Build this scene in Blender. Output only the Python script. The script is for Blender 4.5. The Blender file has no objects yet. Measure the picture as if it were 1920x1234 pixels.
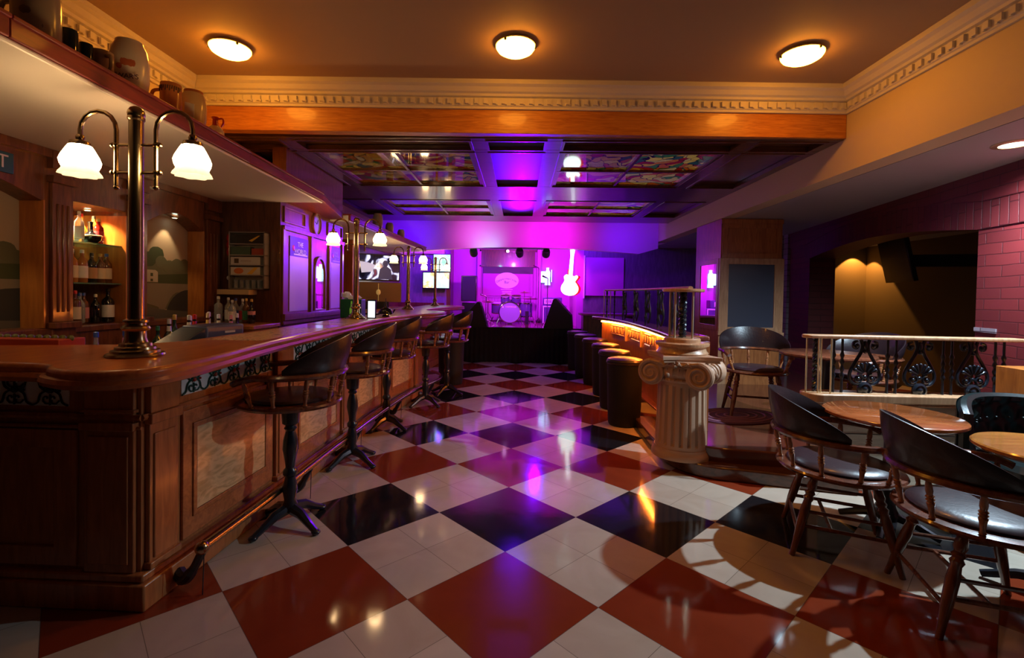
import bpy, math, random
from mathutils import Vector, Matrix
PI = math.pi
C = bpy.context.scene.collection
sc = bpy.context.scene
random.seed(7)

# ------------------------------------------------------------------ camera
cd = bpy.data.cameras.new('camera'); cam = bpy.data.objects.new('camera', cd); C.objects.link(cam)
cd.sensor_width = 36.0; cd.lens = 893.16/1920*36; cd.shift_x = .01057; cd.shift_y = -(617-567.95)/1920
cd.clip_start = .02; cd.clip_end = 60
def cam_matrix(loc, yaw, pitch, roll):
    F = Vector((math.sin(yaw)*math.cos(pitch), math.cos(yaw)*math.cos(pitch), -math.sin(pitch)))
    R = Vector((math.cos(yaw), -math.sin(yaw), 0)); U = R.cross(F)
    R2 = math.cos(roll)*R+math.sin(roll)*U; U2 = -math.sin(roll)*R+math.cos(roll)*U
    m = Matrix.Identity(4)
    for i in range(3): m[i][0] = R2[i]; m[i][1] = U2[i]; m[i][2] = -F[i]; m[i][3] = loc[i]
    return m
cam.matrix_world = cam_matrix((0, 0, 1.3773), -.0388, .02, .0173)
sc.camera = cam

# ------------------------------------------------------------------ world, exposure
w = bpy.data.worlds.new('world'); sc.world = w; w.use_nodes = True
w.node_tree.nodes['Background'].inputs[0].default_value = (.5, .3, .2, 1)
w.node_tree.nodes['Background'].inputs[1].default_value = .004
sc.view_settings.view_transform = 'Standard'; sc.view_settings.look = 'None'
sc.view_settings.exposure = 0.0; sc.view_settings.gamma = 1.0; sc.view_settings.use_curve_mapping = False

def lamp(name, kind, loc, target, energy, col, size=.05, angle=90, blend=.4):
    l = bpy.data.lights.new(name, kind); o = bpy.data.objects.new(name, l); C.objects.link(o)
    o.location = loc; l.energy = energy; l.color = col
    if kind == 'SPOT': l.spot_size = math.radians(angle); l.spot_blend = blend; l.shadow_soft_size = size
    elif kind == 'AREA': l.shape = 'DISK'; l.size = size
    else: l.shadow_soft_size = size
    d = Vector(target)-Vector(loc)
    o.rotation_euler = d.to_track_quat('-Z', 'Y').to_euler()
    return o
# cold key: downlight in the right-hand soffit
lamp('key_spot', 'SPOT', (3.26, 3.31, 2.40), (3.26, 3.312, 0), 430, (.62, .84, 1), .024, 166, .78)
# stage rig
lamp('stage_magenta_spot', 'SPOT', (-.2, 9.75, 2.22), (-.2, 12.0, 1.4), 230, (.62, .05, 1), .06, 150, .4)
lamp('stage_magenta_spot', 'SPOT', (.9, 10.2, 2.25), (.4, 12.0, 1.2), 110, (.62, .04, 1), .06, 140, .4)
lamp('stage_violet_spot', 'SPOT', (-1.3, 10.4, 2.25), (-1.6, 12, 1.2), 70, (.16, .0, 1), .06, 140, .5)
lamp('stage_violet_spot', 'SPOT', (.35, 9.25, 2.25), (-.15, 4.7, 0), 330, (.12, .0, 1), .05, 30, 1)
lamp('stage_violet_spot', 'SPOT', (-.6, 9.25, 2.25), (-2.3, 5.1, 1.40), 560, (.13, .0, 1), .05, 24, .6)
lamp('stage_violet_spot', 'SPOT', (-2.1, 10.2, 2.5), (-2.2, 11.5, 1.4), 150, (.14, .0, 1), .05, 110, .8)
lamp('stage_violet_spot', 'SPOT', (1.5, 9.75, 2.6), (2.0, 10.7, 1.6), 75, (.16, .0, 1), .05, 120, .8)
lamp('stage_violet_spot', 'SPOT', (0, 9.2, 2.05), (-.05, 6.3, 2.70), 560, (.12, .0, 1), .05, 30, 1)
lamp('stage_violet_spot', 'SPOT', (.9, 8.9, 2.8), (.1, 7.4, 0), 130, (.16, .0, 1), .05, 85, .9)
lamp('fascia_pink_spot', 'SPOT', (-.9, 8.55, 2.55), (-.7, 9.4, 2.5), 34, (.9, .06, 1), .05, 120, .9)
lamp('stage_violet_spot', 'SPOT', (0, 9.2, 2.05), (-.05, 6.3, 2.70), 560, (.12, .0, 1), .05, 30, 1)
lamp('stage_violet_spot', 'SPOT', (.9, 8.9, 2.8), (.1, 7.4, 0), 130, (.16, .0, 1), .05, 85, .9)
lamp('fascia_pink_spot', 'SPOT', (.6, 8.55, 2.55), (.6, 9.4, 2.5), 52, (.9, .0, 1), .05, 120, .9)
lamp('fascia_violet_spot', 'SPOT', (1.9, 8.6, 2.5), (2.1, 9.4, 2.5), 30, (.16, .0, 1), .05, 120, .9)
lamp('fascia_violet_spot', 'SPOT', (-2.1, 8.6, 2.5), (-2.2, 9.4, 2.5), 34, (.10, .0, 1), .05, 120, .9)
lamp('fascia_cyan_spot', 'SPOT', (-.62, 9.05, 2.20), (-.66, 9.4, 2.34), 6, (.1, 1, .9), .03, 120, .9)

# ------------------------------------------------------------------ mesh helper
class MB:
    def __init__(s): s.v = []; s.f = []; s.m = []; s.M = None
    def add(s, vs, fs, mi=0, M=None):
        b = len(s.v); M = M if M is not None else s.M
        s.v += [tuple(M @ Vector(p)) for p in vs] if M is not None else [tuple(p) for p in vs]
        s.f += [tuple(i+b for i in f) for f in fs]; s.m += [mi]*len(fs); return s
    def box(s, x0, x1, y0, y1, z0, z1, mi=0, M=None):
        vs = [(x, y, z) for x in (x0, x1) for y in (y0, y1) for z in (z0, z1)]
        return s.add(vs, [(0, 1, 3, 2), (4, 6, 7, 5), (0, 4, 5, 1), (2, 3, 7, 6), (0, 2, 6, 4), (1, 5, 7, 3)], mi, M)
    def prism(s, poly, z0, z1, mi=0, M=None):
        a = sum(poly[i][0]*poly[(i+1) % len(poly)][1]-poly[(i+1) % len(poly)][0]*poly[i][1] for i in range(len(poly)))
        if a < 0: poly = poly[::-1]
        n = len(poly); vs = [(x, y, z0) for x, y in poly]+[(x, y, z1) for x, y in poly]
        return s.add(vs, [tuple(range(n))[::-1], tuple(range(n, 2*n))]+[(i, (i+1) % n, n+(i+1) % n, n+i) for i in range(n)], mi, M)
    def ring(s, outer, inner, z0, z1, mi=0, M=None):          # closed loops with the same count
        n = len(outer); vs = [(x, y, z) for z in (z0, z1) for L in (outer, inner) for x, y in L]; fs = []
        for i in range(n):
            j = (i+1) % n
            fs += [(i, j, 2*n+j, 2*n+i), (n+j, n+i, 3*n+i, 3*n+j), (2*n+i, 2*n+j, 3*n+j, 3*n+i), (j, i, n+i, n+j)]
        return s.add(vs, fs, mi, M)
    def lathe(s, prof, c=(0, 0, 0), n=20, mi=0, M=None, rf=None, cap=True):
        vs = []; fs = []
        for r, z in prof:
            for k in range(n):
                t = 2*PI*k/n; rr = r*(rf(t, z) if rf else 1); vs.append((c[0]+rr*math.cos(t), c[1]+rr*math.sin(t), c[2]+z))
        for i in range(len(prof)-1):
            for k in range(n):
                j = (k+1) % n; fs.append((i*n+k, i*n+j, (i+1)*n+j, (i+1)*n+k))
        if cap and prof[0][0] > 1e-5: fs.append(tuple(range(n))[::-1])
        if cap and prof[-1][0] > 1e-5: fs.append(tuple(range((len(prof)-1)*n, len(prof)*n)))
        return s.add(vs, fs, mi, M)
    def tube(s, pts, r, n=8, closed=False, mi=0, M=None, flat=None):
        pts = [Vector(p) for p in pts]; m = len(pts); vs = []; fs = []
        rs = r if isinstance(r, (list, tuple)) else [r]*m
        up = None
        for i, p in enumerate(pts):
            a = pts[(i-1) % m] if (closed or i) else p; b = pts[(i+1) % m] if (closed or i < m-1) else p
            t = (b-a).normalized() if (b-a).length > 1e-9 else Vector((0, 0, 1))
            if up is None: up = Vector((0, 0, 1)) if abs(t.z) < .9 else Vector((0, 1, 0))
            x = up.cross(t)
            if x.length < 1e-6: x = Vector((1, 0, 0)).cross(t)
            x.normalize(); y = t.cross(x).normalized(); up = y
            for k in range(n):
                q = 2*PI*k/n; vs.append(p+x*math.cos(q)*rs[i]*(flat or 1)+y*math.sin(q)*rs[i])
        for i in range(m if closed else m-1):
            for k in range(n):
                j = (k+1) % n; i2 = (i+1) % m; fs.append((i*n+k, i*n+j, i2*n+j, i2*n+k))
        if not closed: fs += [tuple(range(n))[::-1], tuple(range((m-1)*n, m*n))]
        return s.add(vs, fs, mi, M)
    def grid(s, fn, nu, nv, mi=0, M=None, cu=False, cv=False):
        vs = [fn(i/(nu if cu else nu-1) if nu > 1 else 0, j/(nv if cv else nv-1)) for i in range(nu) for j in range(nv)]; fs = []
        for i in range(nu if cu else nu-1):
            for j in range(nv if cv else nv-1):
                i2 = (i+1) % nu; j2 = (j+1) % nv; fs.append((i*nv+j, i2*nv+j, i2*nv+j2, i*nv+j2))
        return s.add(vs, fs, mi, M)
    def ball(s, c, r, n=12, mi=0, sc3=(1, 1, 1), M=None):
        prof = [(max(1e-6, math.sin(PI*i/8)), -math.cos(PI*i/8)) for i in range(9)]
        T = Matrix.Translation(c) @ Matrix.Diagonal((r*sc3[0], r*sc3[1], r*sc3[2], 1))
        if M is not None: T = M @ T
        return s.lathe(prof, n=n, mi=mi, M=T)
    def build(s, name, mats, parent=None, bevel=0, smooth=True, ang=38, seg=2):
        me = bpy.data.meshes.new(name); me.from_pydata(s.v, [], s.f); me.validate(); me.update()
        mats = mats if isinstance(mats, (list, tuple)) else [mats]
        for m in mats: me.materials.append(m)
        if len(mats) > 1 and len(me.polygons) == len(s.m): me.polygons.foreach_set('material_index', s.m)
        import bmesh
        bm = bmesh.new(); bm.from_mesh(me); bmesh.ops.recalc_face_normals(bm, faces=bm.faces); bm.to_mesh(me); bm.free()
        if smooth:
            me.polygons.foreach_set('use_smooth', [True]*len(me.polygons)); me.set_sharp_from_angle(angle=math.radians(ang))
        o = bpy.data.objects.new(name, me); C.objects.link(o)
        if parent: o.parent = parent
        if bevel:
            b = o.modifiers.new('bevel', 'BEVEL'); b.width = bevel; b.segments = seg; b.limit_method = 'ANGLE'; b.angle_limit = math.radians(40); b.harden_normals = False
        return o

def box(x0, x1, y0, y1, z0, z1): return MB().box(x0, x1, y0, y1, z0, z1)
def tag(o, label, cat, group=None, kind=None):
    o['label'] = label; o['category'] = cat
    if group: o['group'] = group
    if kind: o['kind'] = kind
    return o
def thing(name, loc, label, cat, rz=0, group=None):
    o = bpy.data.objects.new(name, None); C.objects.link(o); o.location = loc; o.rotation_euler = (0, 0, rz)
    o.empty_display_size = .1
    return tag(o, label, cat, group)
def struct(o): o['kind'] = 'structure'; return o
def dup(root, loc, rz, label, group=None, scale=None):
    r = root.copy(); C.objects.link(r); r.location = loc; r.rotation_euler = (0, 0, rz); r['label'] = label
    if scale: r.scale = (scale,)*3
    if group: r['group'] = group
    for ch in list(root.children):
        c = ch.copy(); C.objects.link(c); c.parent = r
        for g in list(ch.children):
            d = g.copy(); C.objects.link(d); d.parent = c
    return r
def text_mesh(name, txt, size, mat, parent, M, align='CENTER', depth=.001):
    cu = bpy.data.curves.new(name, 'FONT'); cu.body = txt; cu.size = size; cu.align_x = align; cu.align_y = 'CENTER'; cu.extrude = depth
    t = bpy.data.objects.new(name, cu); C.objects.link(t)
    bpy.context.view_layer.update()
    me = bpy.data.meshes.new_from_object(t.evaluated_get(bpy.context.evaluated_depsgraph_get()))
    bpy.data.objects.remove(t); me.transform(M); me.materials.clear(); me.materials.append(mat)
    o = bpy.data.objects.new(name, me); C.objects.link(o)
    if parent: o.parent = parent
    return o
def V3(*a): return Vector(a)
def T(x, y, z): return Matrix.Translation((x, y, z))
def RX(a): return Matrix.Rotation(a, 4, 'X')
def RY(a): return Matrix.Rotation(a, 4, 'Y')
def RZ(a): return Matrix.Rotation(a, 4, 'Z')

# ------------------------------------------------------------------ materials
MT = {}
def mat(name, col, rough=.5, metal=0, coat=0, emit=None, es=0, spec=None, trans=0, ior=1.45, bump=0, bs=40):
    m = bpy.data.materials.new(name); m.use_nodes = True; nt = m.node_tree; b = nt.nodes['Principled BSDF']
    b.inputs['Base Color'].default_value = (*col, 1); b.inputs['Roughness'].default_value = rough; b.inputs['Metallic'].default_value = metal
    b.inputs['Coat Weight'].default_value = coat; b.inputs['Coat Roughness'].default_value = .08
    if spec is not None: b.inputs['Specular IOR Level'].default_value = spec
    if trans: b.inputs['Transmission Weight'].default_value = trans; b.inputs['IOR'].default_value = ior
    if emit: b.inputs['Emission Color'].default_value = (*emit, 1); b.inputs['Emission Strength'].default_value = es
    if bump:
        tc = nt.nodes.new('ShaderNodeTexCoord'); n = nt.nodes.new('ShaderNodeTexNoise'); n.inputs['Scale'].default_value = bs; n.inputs['Detail'].default_value = 4
        bp = nt.nodes.new('ShaderNodeBump'); bp.inputs['Strength'].default_value = bump; bp.inputs['Distance'].default_value = .004
        nt.links.new(tc.outputs['Object'], n.inputs['Vector']); nt.links.new(n.outputs['Fac'], bp.inputs['Height']); nt.links.new(bp.outputs[0], b.inputs['Normal'])
    MT[name] = m; return m
def wood(name, c1, c2, scale=(1.5, 14, 14), rough=.3, coat=.3, dist=1.2, ns=3.0):
    m = mat(name, c1, rough, 0, coat); nt = m.node_tree; L = nt.links.new; b = nt.nodes['Principled BSDF']
    tc = nt.nodes.new('ShaderNodeTexCoord'); mp = nt.nodes.new('ShaderNodeMapping'); mp.inputs['Scale'].default_value = scale
    n = nt.nodes.new('ShaderNodeTexNoise'); n.inputs['Scale'].default_value = ns; n.inputs['Detail'].default_value = 6; n.inputs['Distortion'].default_value = dist
    r = nt.nodes.new('ShaderNodeValToRGB'); r.color_ramp.elements[0].position = .35; r.color_ramp.elements[1].position = .68
    r.color_ramp.elements[0].color = (*c2, 1); r.color_ramp.elements[1].color = (*c1, 1)
    L(tc.outputs['Object'], mp.inputs[0]); L(mp.outputs[0], n.inputs['Vector']); L(n.outputs['Fac'], r.inputs[0]); L(r.outputs[0], b.inputs['Base Color'])
    bp = nt.nodes.new('ShaderNodeBump'); bp.inputs['Strength'].default_value = .06; bp.inputs['Distance'].default_value = .002
    L(n.outputs['Fac'], bp.inputs['Height']); L(bp.outputs[0], b.inputs['Normal'])
    return m
def nmath(nt, op, a, b=None, c=None):
    n = nt.nodes.new('ShaderNodeMath'); n.operation = op
    for i, x in enumerate((a, b, c)):
        if x is None: continue
        if isinstance(x, (int, float)): n.inputs[i].default_value = x
        else: nt.links.new(x, n.inputs[i])
    return n.outputs[0]
def nmix(nt, f, a, b):
    n = nt.nodes.new('ShaderNodeMix'); n.data_type = 'RGBA'
    for i, x in ((0, f), (6, a), (7, b)):
        if isinstance(x, tuple): n.inputs[i].default_value = (*x, 1) if len(x) == 3 else x
        elif isinstance(x, (int, float)): n.inputs[i].default_value = x
        else: nt.links.new(x, n.inputs[i])
    return n.outputs[2]

def floor_mat():
    m = mat('checker_tiles', (.5, .5, .5), .2); nt = m.node_tree; b = nt.nodes['Principled BSDF']; D = .4243
    tc = nt.nodes.new('ShaderNodeTexCoord'); sp = nt.nodes.new('ShaderNodeSeparateXYZ'); nt.links.new(tc.outputs['Object'], sp.inputs[0])
    u = nmath(nt, 'DIVIDE', nmath(nt, 'ADD', sp.outputs[0], .0537), D); v = nmath(nt, 'DIVIDE', nmath(nt, 'ADD', sp.outputs[1], -2.5124), D)
    a = nmath(nt, 'MULTIPLY', nmath(nt, 'ADD', u, v), .5); c = nmath(nt, 'MULTIPLY', nmath(nt, 'SUBTRACT', v, u), .5)
    s = nmath(nt, 'ADD', nmath(nt, 'FLOOR', a), nmath(nt, 'FLOOR', c)); md = nmath(nt, 'FLOORED_MODULO', s, 4)
    white = nmath(nt, 'COMPARE', nmath(nt, 'FLOORED_MODULO', s, 2), 1, .1); red = nmath(nt, 'COMPARE', md, 2, .1)
    n1 = nt.nodes.new('ShaderNodeTexNoise'); n1.inputs['Scale'].default_value = 3.5; n1.inputs['Detail'].default_value = 8; n1.inputs['Distortion'].default_value = 1.5
    nt.links.new(tc.outputs['Object'], n1.inputs['Vector'])
    # tone of each 30 cm tile
    ha = nmath(nt, 'FLOOR', nmath(nt, 'MULTIPLY', a, 2)); hc = nmath(nt, 'FLOOR', nmath(nt, 'MULTIPLY', c, 2))
    wn = nt.nodes.new('ShaderNodeTexWhiteNoise'); cb = nt.nodes.new('ShaderNodeCombineXYZ'); nt.links.new(ha, cb.inputs[0]); nt.links.new(hc, cb.inputs[1]); nt.links.new(cb.outputs[0], wn.inputs['Vector'])
    wcol = nmix(nt, nmath(nt, 'ADD', nmath(nt, 'MULTIPLY', n1.outputs['Fac'], .7), nmath(nt, 'MULTIPLY', wn.outputs['Value'], .3)), (.40, .315, .24), (.59, .51, .42))
    col = nmix(nt, red, (.012, .011, .013), nmix(nt, n1.outputs['Fac'], (.19, .028, .010), (.25, .040, .014)))
    col = nmix(nt, white, col, wcol)
    def line(x, w):     # distance to nearest integer
        return nmath(nt, 'LESS_THAN', nmath(nt, 'ABSOLUTE', nmath(nt, 'SUBTRACT', x, nmath(nt, 'ROUND', x))), w)
    g = nmath(nt, 'MAXIMUM', line(nmath(nt, 'MULTIPLY', a, 2), .0045), line(nmath(nt, 'MULTIPLY', c, 2), .0045))
    g = nmath(nt, 'MULTIPLY', g, nmath(nt, 'MULTIPLY', white, .6))
    g2 = nmath(nt, 'MAXIMUM', line(a, .003), line(c, .003)); g = nmath(nt, 'MAXIMUM', g, nmath(nt, 'MULTIPLY', g2, .6))
    col = nmix(nt, g, col, (.03, .02, .015)); nt.links.new(col, b.inputs['Base Color'])
    n2 = nt.nodes.new('ShaderNodeTexNoise'); n2.inputs['Scale'].default_value = 6; nt.links.new(tc.outputs['Object'], n2.inputs['Vector'])
    nt.links.new(nmath(nt, 'ADD', nmath(nt, 'MULTIPLY', n2.outputs['Fac'], .08), .045), b.inputs['Roughness'])
    n3 = nt.nodes.new('ShaderNodeTexNoise'); n3.inputs['Scale'].default_value = 9; nt.links.new(tc.outputs['Object'], n3.inputs['Vector'])
    bp = nt.nodes.new('ShaderNodeBump'); bp.inputs['Strength'].default_value = .05; bp.inputs['Distance'].default_value = .004
    nt.links.new(n3.outputs['Fac'], bp.inputs['Height']); nt.links.new(bp.outputs[0], b.inputs['Normal'])
    return m
def brick_mat(name, c1, c2, mortar, vertical=False):
    m = mat(name, c1, .5); nt = m.node_tree; b = nt.nodes['Principled BSDF']; L = nt.links.new
    tc = nt.nodes.new('ShaderNodeTexCoord'); sp = nt.nodes.new('ShaderNodeSeparateXYZ'); cb = nt.nodes.new('ShaderNodeCombineXYZ'); L(tc.outputs['Object'], sp.inputs[0])
    if vertical: L(sp.outputs[1], cb.inputs[0]); L(nmath(nt, 'ADD', sp.outputs[2], sp.outputs[0]), cb.inputs[1])
    else: L(nmath(nt, 'ADD', sp.outputs[2], sp.outputs[0]), cb.inputs[0]); L(sp.outputs[1], cb.inputs[1])
    nz = nt.nodes.new('ShaderNodeTexNoise'); nz.inputs['Scale'].default_value = 3; L(cb.outputs[0], nz.inputs['Vector'])
    vm = nt.nodes.new('ShaderNodeVectorMath'); vm.operation = 'MULTIPLY_ADD'; vm.inputs[1].default_value = (.02, .02, 0); L(nz.outputs['Color'], vm.inputs[0]); L(cb.outputs[0], vm.inputs[2])
    br = nt.nodes.new('ShaderNodeTexBrick'); L(vm.outputs[0], br.inputs['Vector'])
    br.inputs['Scale'].default_value = 1; br.inputs['Brick Width'].default_value = .33; br.inputs['Row Height'].default_value = .088
    br.inputs['Mortar Size'].default_value = .005; br.inputs['Mortar Smooth'].default_value = .35; br.inputs['Bias'].default_value = 0
    br.inputs['Color1'].default_value = (*c1, 1); br.inputs['Color2'].default_value = (*c2, 1); br.inputs['Mortar'].default_value = (*mortar, 1)
    L(br.outputs['Color'], b.inputs['Base Color'])
    n = nt.nodes.new('ShaderNodeTexNoise'); n.inputs['Scale'].default_value = 18; n.inputs['Detail'].default_value = 5; L(tc.outputs['Object'], n.inputs['Vector'])
    h = nmath(nt, 'SUBTRACT', nmath(nt, 'MULTIPLY', n.outputs['Fac'], .35), br.outputs['Fac'])
    bp = nt.nodes.new('ShaderNodeBump'); bp.inputs['Strength'].default_value = .8; bp.inputs['Distance'].default_value = .004
    L(h, bp.inputs['Height']); L(bp.outputs[0], b.inputs['Normal'])
    return m
def stained_mat(name, scale, es, seed=0):
    m = mat(name, (.05, .03, .02), .06); nt = m.node_tree; b = nt.nodes['Principled BSDF']; L = nt.links.new
    tc = nt.nodes.new('ShaderNodeTexCoord'); mp = nt.nodes.new('ShaderNodeMapping'); mp.inputs['Location'].default_value = (seed, seed*2.3, 0); mp.inputs['Scale'].default_value = (1, 1.2, 1)
    nz = nt.nodes.new('ShaderNodeTexNoise'); nz.inputs['Scale'].default_value = 2.2; L(tc.outputs['Object'], nz.inputs['Vector'])
    vm = nt.nodes.new('ShaderNodeVectorMath'); vm.operation = 'MULTIPLY_ADD'; vm.inputs[1].default_value = (.9, .5, 0); L(nz.outputs['Color'], vm.inputs[0]); L(tc.outputs['Object'], vm.inputs[2]); L(vm.outputs[0], mp.inputs[0])
    v1 = nt.nodes.new('ShaderNodeTexVoronoi'); v1.inputs['Scale'].default_value = scale*1.5; v2 = nt.nodes.new('ShaderNodeTexVoronoi'); v2.feature = 'DISTANCE_TO_EDGE'; v2.inputs['Scale'].default_value = scale*1.5
    for q in (v1, v2): L(mp.outputs[0], q.inputs['Vector'])
    r = nt.nodes.new('ShaderNodeValToRGB'); r.color_ramp.interpolation = 'CONSTANT'
    cols = [(0, (.9, .38, .03)), (.2, (.75, .12, .01)), (.36, (1, .62, .12)), (.52, (.06, .22, .06)), (.62, (.5, .015, .01)), (.74, (.85, .55, .25)), (.86, (.03, .12, .12)), (.93, (.8, .2, .02))]
    e = r.color_ramp.elements; e[0].position = 0; e[0].color = (*cols[0][1], 1); e[1].position = cols[1][0]; e[1].color = (*cols[1][1], 1)
    for p, c in cols[2:]:
        q = e.new(p); q.color = (*c, 1)
    sx = nt.nodes.new('ShaderNodeSeparateColor'); L(v1.outputs['Color'], sx.inputs[0]); L(sx.outputs[0], r.inputs[0])
    lead = nmath(nt, 'LESS_THAN', v2.outputs['Distance'], .035)
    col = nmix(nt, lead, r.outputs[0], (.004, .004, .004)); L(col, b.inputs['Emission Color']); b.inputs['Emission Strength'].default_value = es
    dk = nt.nodes.new('ShaderNodeMixRGB'); dk.blend_type = 'MULTIPLY'; dk.inputs[0].default_value = 1; dk.inputs[2].default_value = (.25, .25, .25, 1); L(col, dk.inputs[1]); L(dk.outputs[0], b.inputs['Base Color'])
    b.inputs['Specular IOR Level'].default_value = .9; b.inputs['Coat Weight'].default_value = .5; b.inputs['Coat Roughness'].default_value = .02
    return m
def screen_mat(name, cols, scale, es, seed=0, base=(.002, .002, .003)):
    m = mat(name, base, .1); nt = m.node_tree; b = nt.nodes['Principled BSDF']; L = nt.links.new
    tc = nt.nodes.new('ShaderNodeTexCoord'); mp = nt.nodes.new('ShaderNodeMapping'); mp.inputs['Location'].default_value = (seed, seed, seed)
    n = nt.nodes.new('ShaderNodeTexNoise'); n.inputs['Scale'].default_value = scale; n.inputs['Detail'].default_value = 2; n.inputs['Distortion'].default_value = .6
    L(tc.outputs['Object'], mp.inputs[0]); L(mp.outputs[0], n.inputs['Vector'])
    r = nt.nodes.new('ShaderNodeValToRGB'); e = r.color_ramp.elements; L(n.outputs['Fac'], r.inputs[0])
    e[0].position = cols[0][0]; e[0].color = (*cols[0][1], 1); e[1].position = cols[-1][0]; e[1].color = (*cols[-1][1], 1)
    for p, c in cols[1:-1]:
        q = e.new(p); q.color = (*c, 1)
    L(r.outputs[0], b.inputs['Emission Color']); b.inputs['Emission Strength'].default_value = es
    return m
def burl_mat(name, c1, c2):
    m = mat(name, c1, .35, 0, .3); nt = m.node_tree; b = nt.nodes['Principled BSDF']; L = nt.links.new
    tc = nt.nodes.new('ShaderNodeTexCoord'); mp = nt.nodes.new('ShaderNodeMapping'); mp.inputs['Rotation'].default_value = (.7, 0, 0); mp.inputs['Scale'].default_value = (3, 2, 9)
    n = nt.nodes.new('ShaderNodeTexNoise'); n.inputs['Scale'].default_value = 2.2; n.inputs['Detail'].default_value = 7; n.inputs['Distortion'].default_value = 2.2
    L(tc.outputs['Object'], mp.inputs[0]); L(mp.outputs[0], n.inputs['Vector'])
    r = nt.nodes.new('ShaderNodeValToRGB'); r.color_ramp.elements[0].position = .35; r.color_ramp.elements[1].position = .6
    r.color_ramp.elements[0].color = (*c2, 1); r.color_ramp.elements[1].color = (*c1, 1); L(n.outputs['Fac'], r.inputs[0]); L(r.outputs[0], b.inputs['Base Color'])
    return m

m_floor = floor_mat()
m_ceil = mat('ceiling_plaster', (.40, .27, .17), .75, bump=.15, bs=6)
m_wall = mat('cream_wall_paint', (.62, .50, .32), .6, bump=.1, bs=14)
m_corn = mat('cornice_plaster', (.66, .62, .60), .6)
m_soff = mat('soffit_paint', (.40, .40, .44), .45, bump=.06, bs=10)
m_under = mat('shelf_underside_paint', (.82, .76, .68), .4)
m_beam = wood('orange_beam_wood', (.60, .24, .04), (.40, .13, .02), (1.2, 10, 16), .42, .12, 2.0)
m_dark = wood('dark_mahogany', (.16, .05, .022), (.07, .022, .012), (9, 9, 1.2), .32, .4)
m_cof = wood('coffer_wood', (.13, .048, .022), (.06, .024, .014), (1.4, 8, 8), .30, .25)
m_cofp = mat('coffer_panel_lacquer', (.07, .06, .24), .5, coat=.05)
m_vio = wood('plum_grey_panelling', (.20, .13, .22), (.13, .09, .15), (9, 9, 1.2), .35, .3)
m_red = wood('red_mahogany_trim', (.28, .035, .02), (.17, .02, .012), (12, 1.4, 12), .5, .05)
m_back = wood('back_bar_wood', (.22, .07, .026), (.11, .032, .014), (9, 9, 1.3), .3, .35)
m_jamb = wood('orange_wood_and_lit_jamb', (.50, .17, .03), (.36, .11, .02), (9, 9, 1.2), .35, .3)
m_top = wood('counter_top_wood', (.60, .19, .05), (.42, .11, .03), (10, 1.2, 10), .30, .35)
m_base = wood('bar_front_wood', (.50, .19, .06), (.33, .11, .035), (10, 10, 1.3), .34, .3)
m_bur = burl_mat('pale_burl_panel', (.84, .58, .28), (.58, .36, .15))
m_pine = wood('pale_varnished_wood', (.62, .36, .20), (.46, .24, .12), (10, 10, 1.4), .35, .35)
m_carve = mat('carved_oak', (.50, .30, .19), .5, bump=.3, bs=30)
m_stone = wood('whitewashed_planks', (.62, .56, .46), (.46, .40, .32), (1.2, 10, 14), .5, .1)
m_brass = mat('aged_brass', (.42, .31, .17), .24, 1)
m_brass2 = mat('bright_brass', (.90, .80, .52), .32, .85)
m_iron = mat('black_painted_iron', (.014, .018, .028), .30, .2, .35)
m_leath = mat('dark_brown_leather', (.018, .009, .012), .36, 0, .15, bump=.25, bs=60)
m_seat = mat('plum_leather', (.040, .018, .024), .34, 0, .15, bump=.2, bs=50)
m_chair = wood('chair_walnut', (.20, .06, .028), (.10, .028, .014), (10, 10, 1.5), .25, .5)
m_spin = wood('turned_spindle_wood', (.40, .16, .06), (.22, .07, .03), (10, 10, 3), .25, .5)
m_green = mat('bottle_green_leather', (.006, .014, .015), .3, 0, .3, bump=.25, bs=40)
m_black = mat('matt_black', (.006, .006, .008), .7)
m_cloth = mat('black_stage_skirt', (.006, .006, .010), .9, bump=.4, bs=12)
m_blackg = mat('gloss_black_plastic', (.008, .008, .010), .2)
m_brick = brick_mat('red_painted_brick', (.14, .013, .014), (.105, .010, .011), (.07, .007, .008))
m_brickv = brick_mat('red_soldier_brick', (.125, .013, .014), (.09, .009, .010), (.055, .006, .007), True)
m_brickb = brick_mat('lit_and_whitewashed_brick', (.30, .24, .28), (.22, .17, .20), (.06, .03, .04))  # bluish light on the far red brick put into the grey; also whitewash
m_olive = mat('olive_wall_paint', (.13, .10, .05), .7)
m_mirror = mat('mirror_glass', (.9, .9, .92), .02, 1)
m_glow = mat('lit_opal_glass', (.9, .9, .85), .3, emit=(1, .62, .28), es=34)
m_glowrim = mat('lit_shade_rim', (.9, .8, .6), .3, emit=(1, .72, .36), es=1.5)
m_dome = mat('lit_dome_glass', (.9, .9, .85), .3, emit=(1, .35, .028), es=48)
m_white = mat('white_porcelain', (.8, .78, .74), .3)
m_paper = mat('white_paper', (.75, .74, .72), .6)
# ================================================================== THE ROOM
XL, XR = -2.76, 2.67           # left upper wall / right fascia
struct(box(-5, 7.2, -.6, 13, -.06, 0).build('floor', m_floor))
struct(box(XL-.1, XR+.1, -.6, 4.1, 3.1, 3.2).build('ceiling', m_ceil))
struct(box(XL-.6, XL, -.6, 12.3, 2.26, 3.2).build('wall_left', m_wall))
struct(box(XR, XR+.18, -.6, 9.6, 2.43, 3.2).build('wall_right', m_wall))
struct(box(XR+.19, 5.0, .2, 12.3, 2.43, 2.5).build('ceiling', m_soff))
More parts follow.
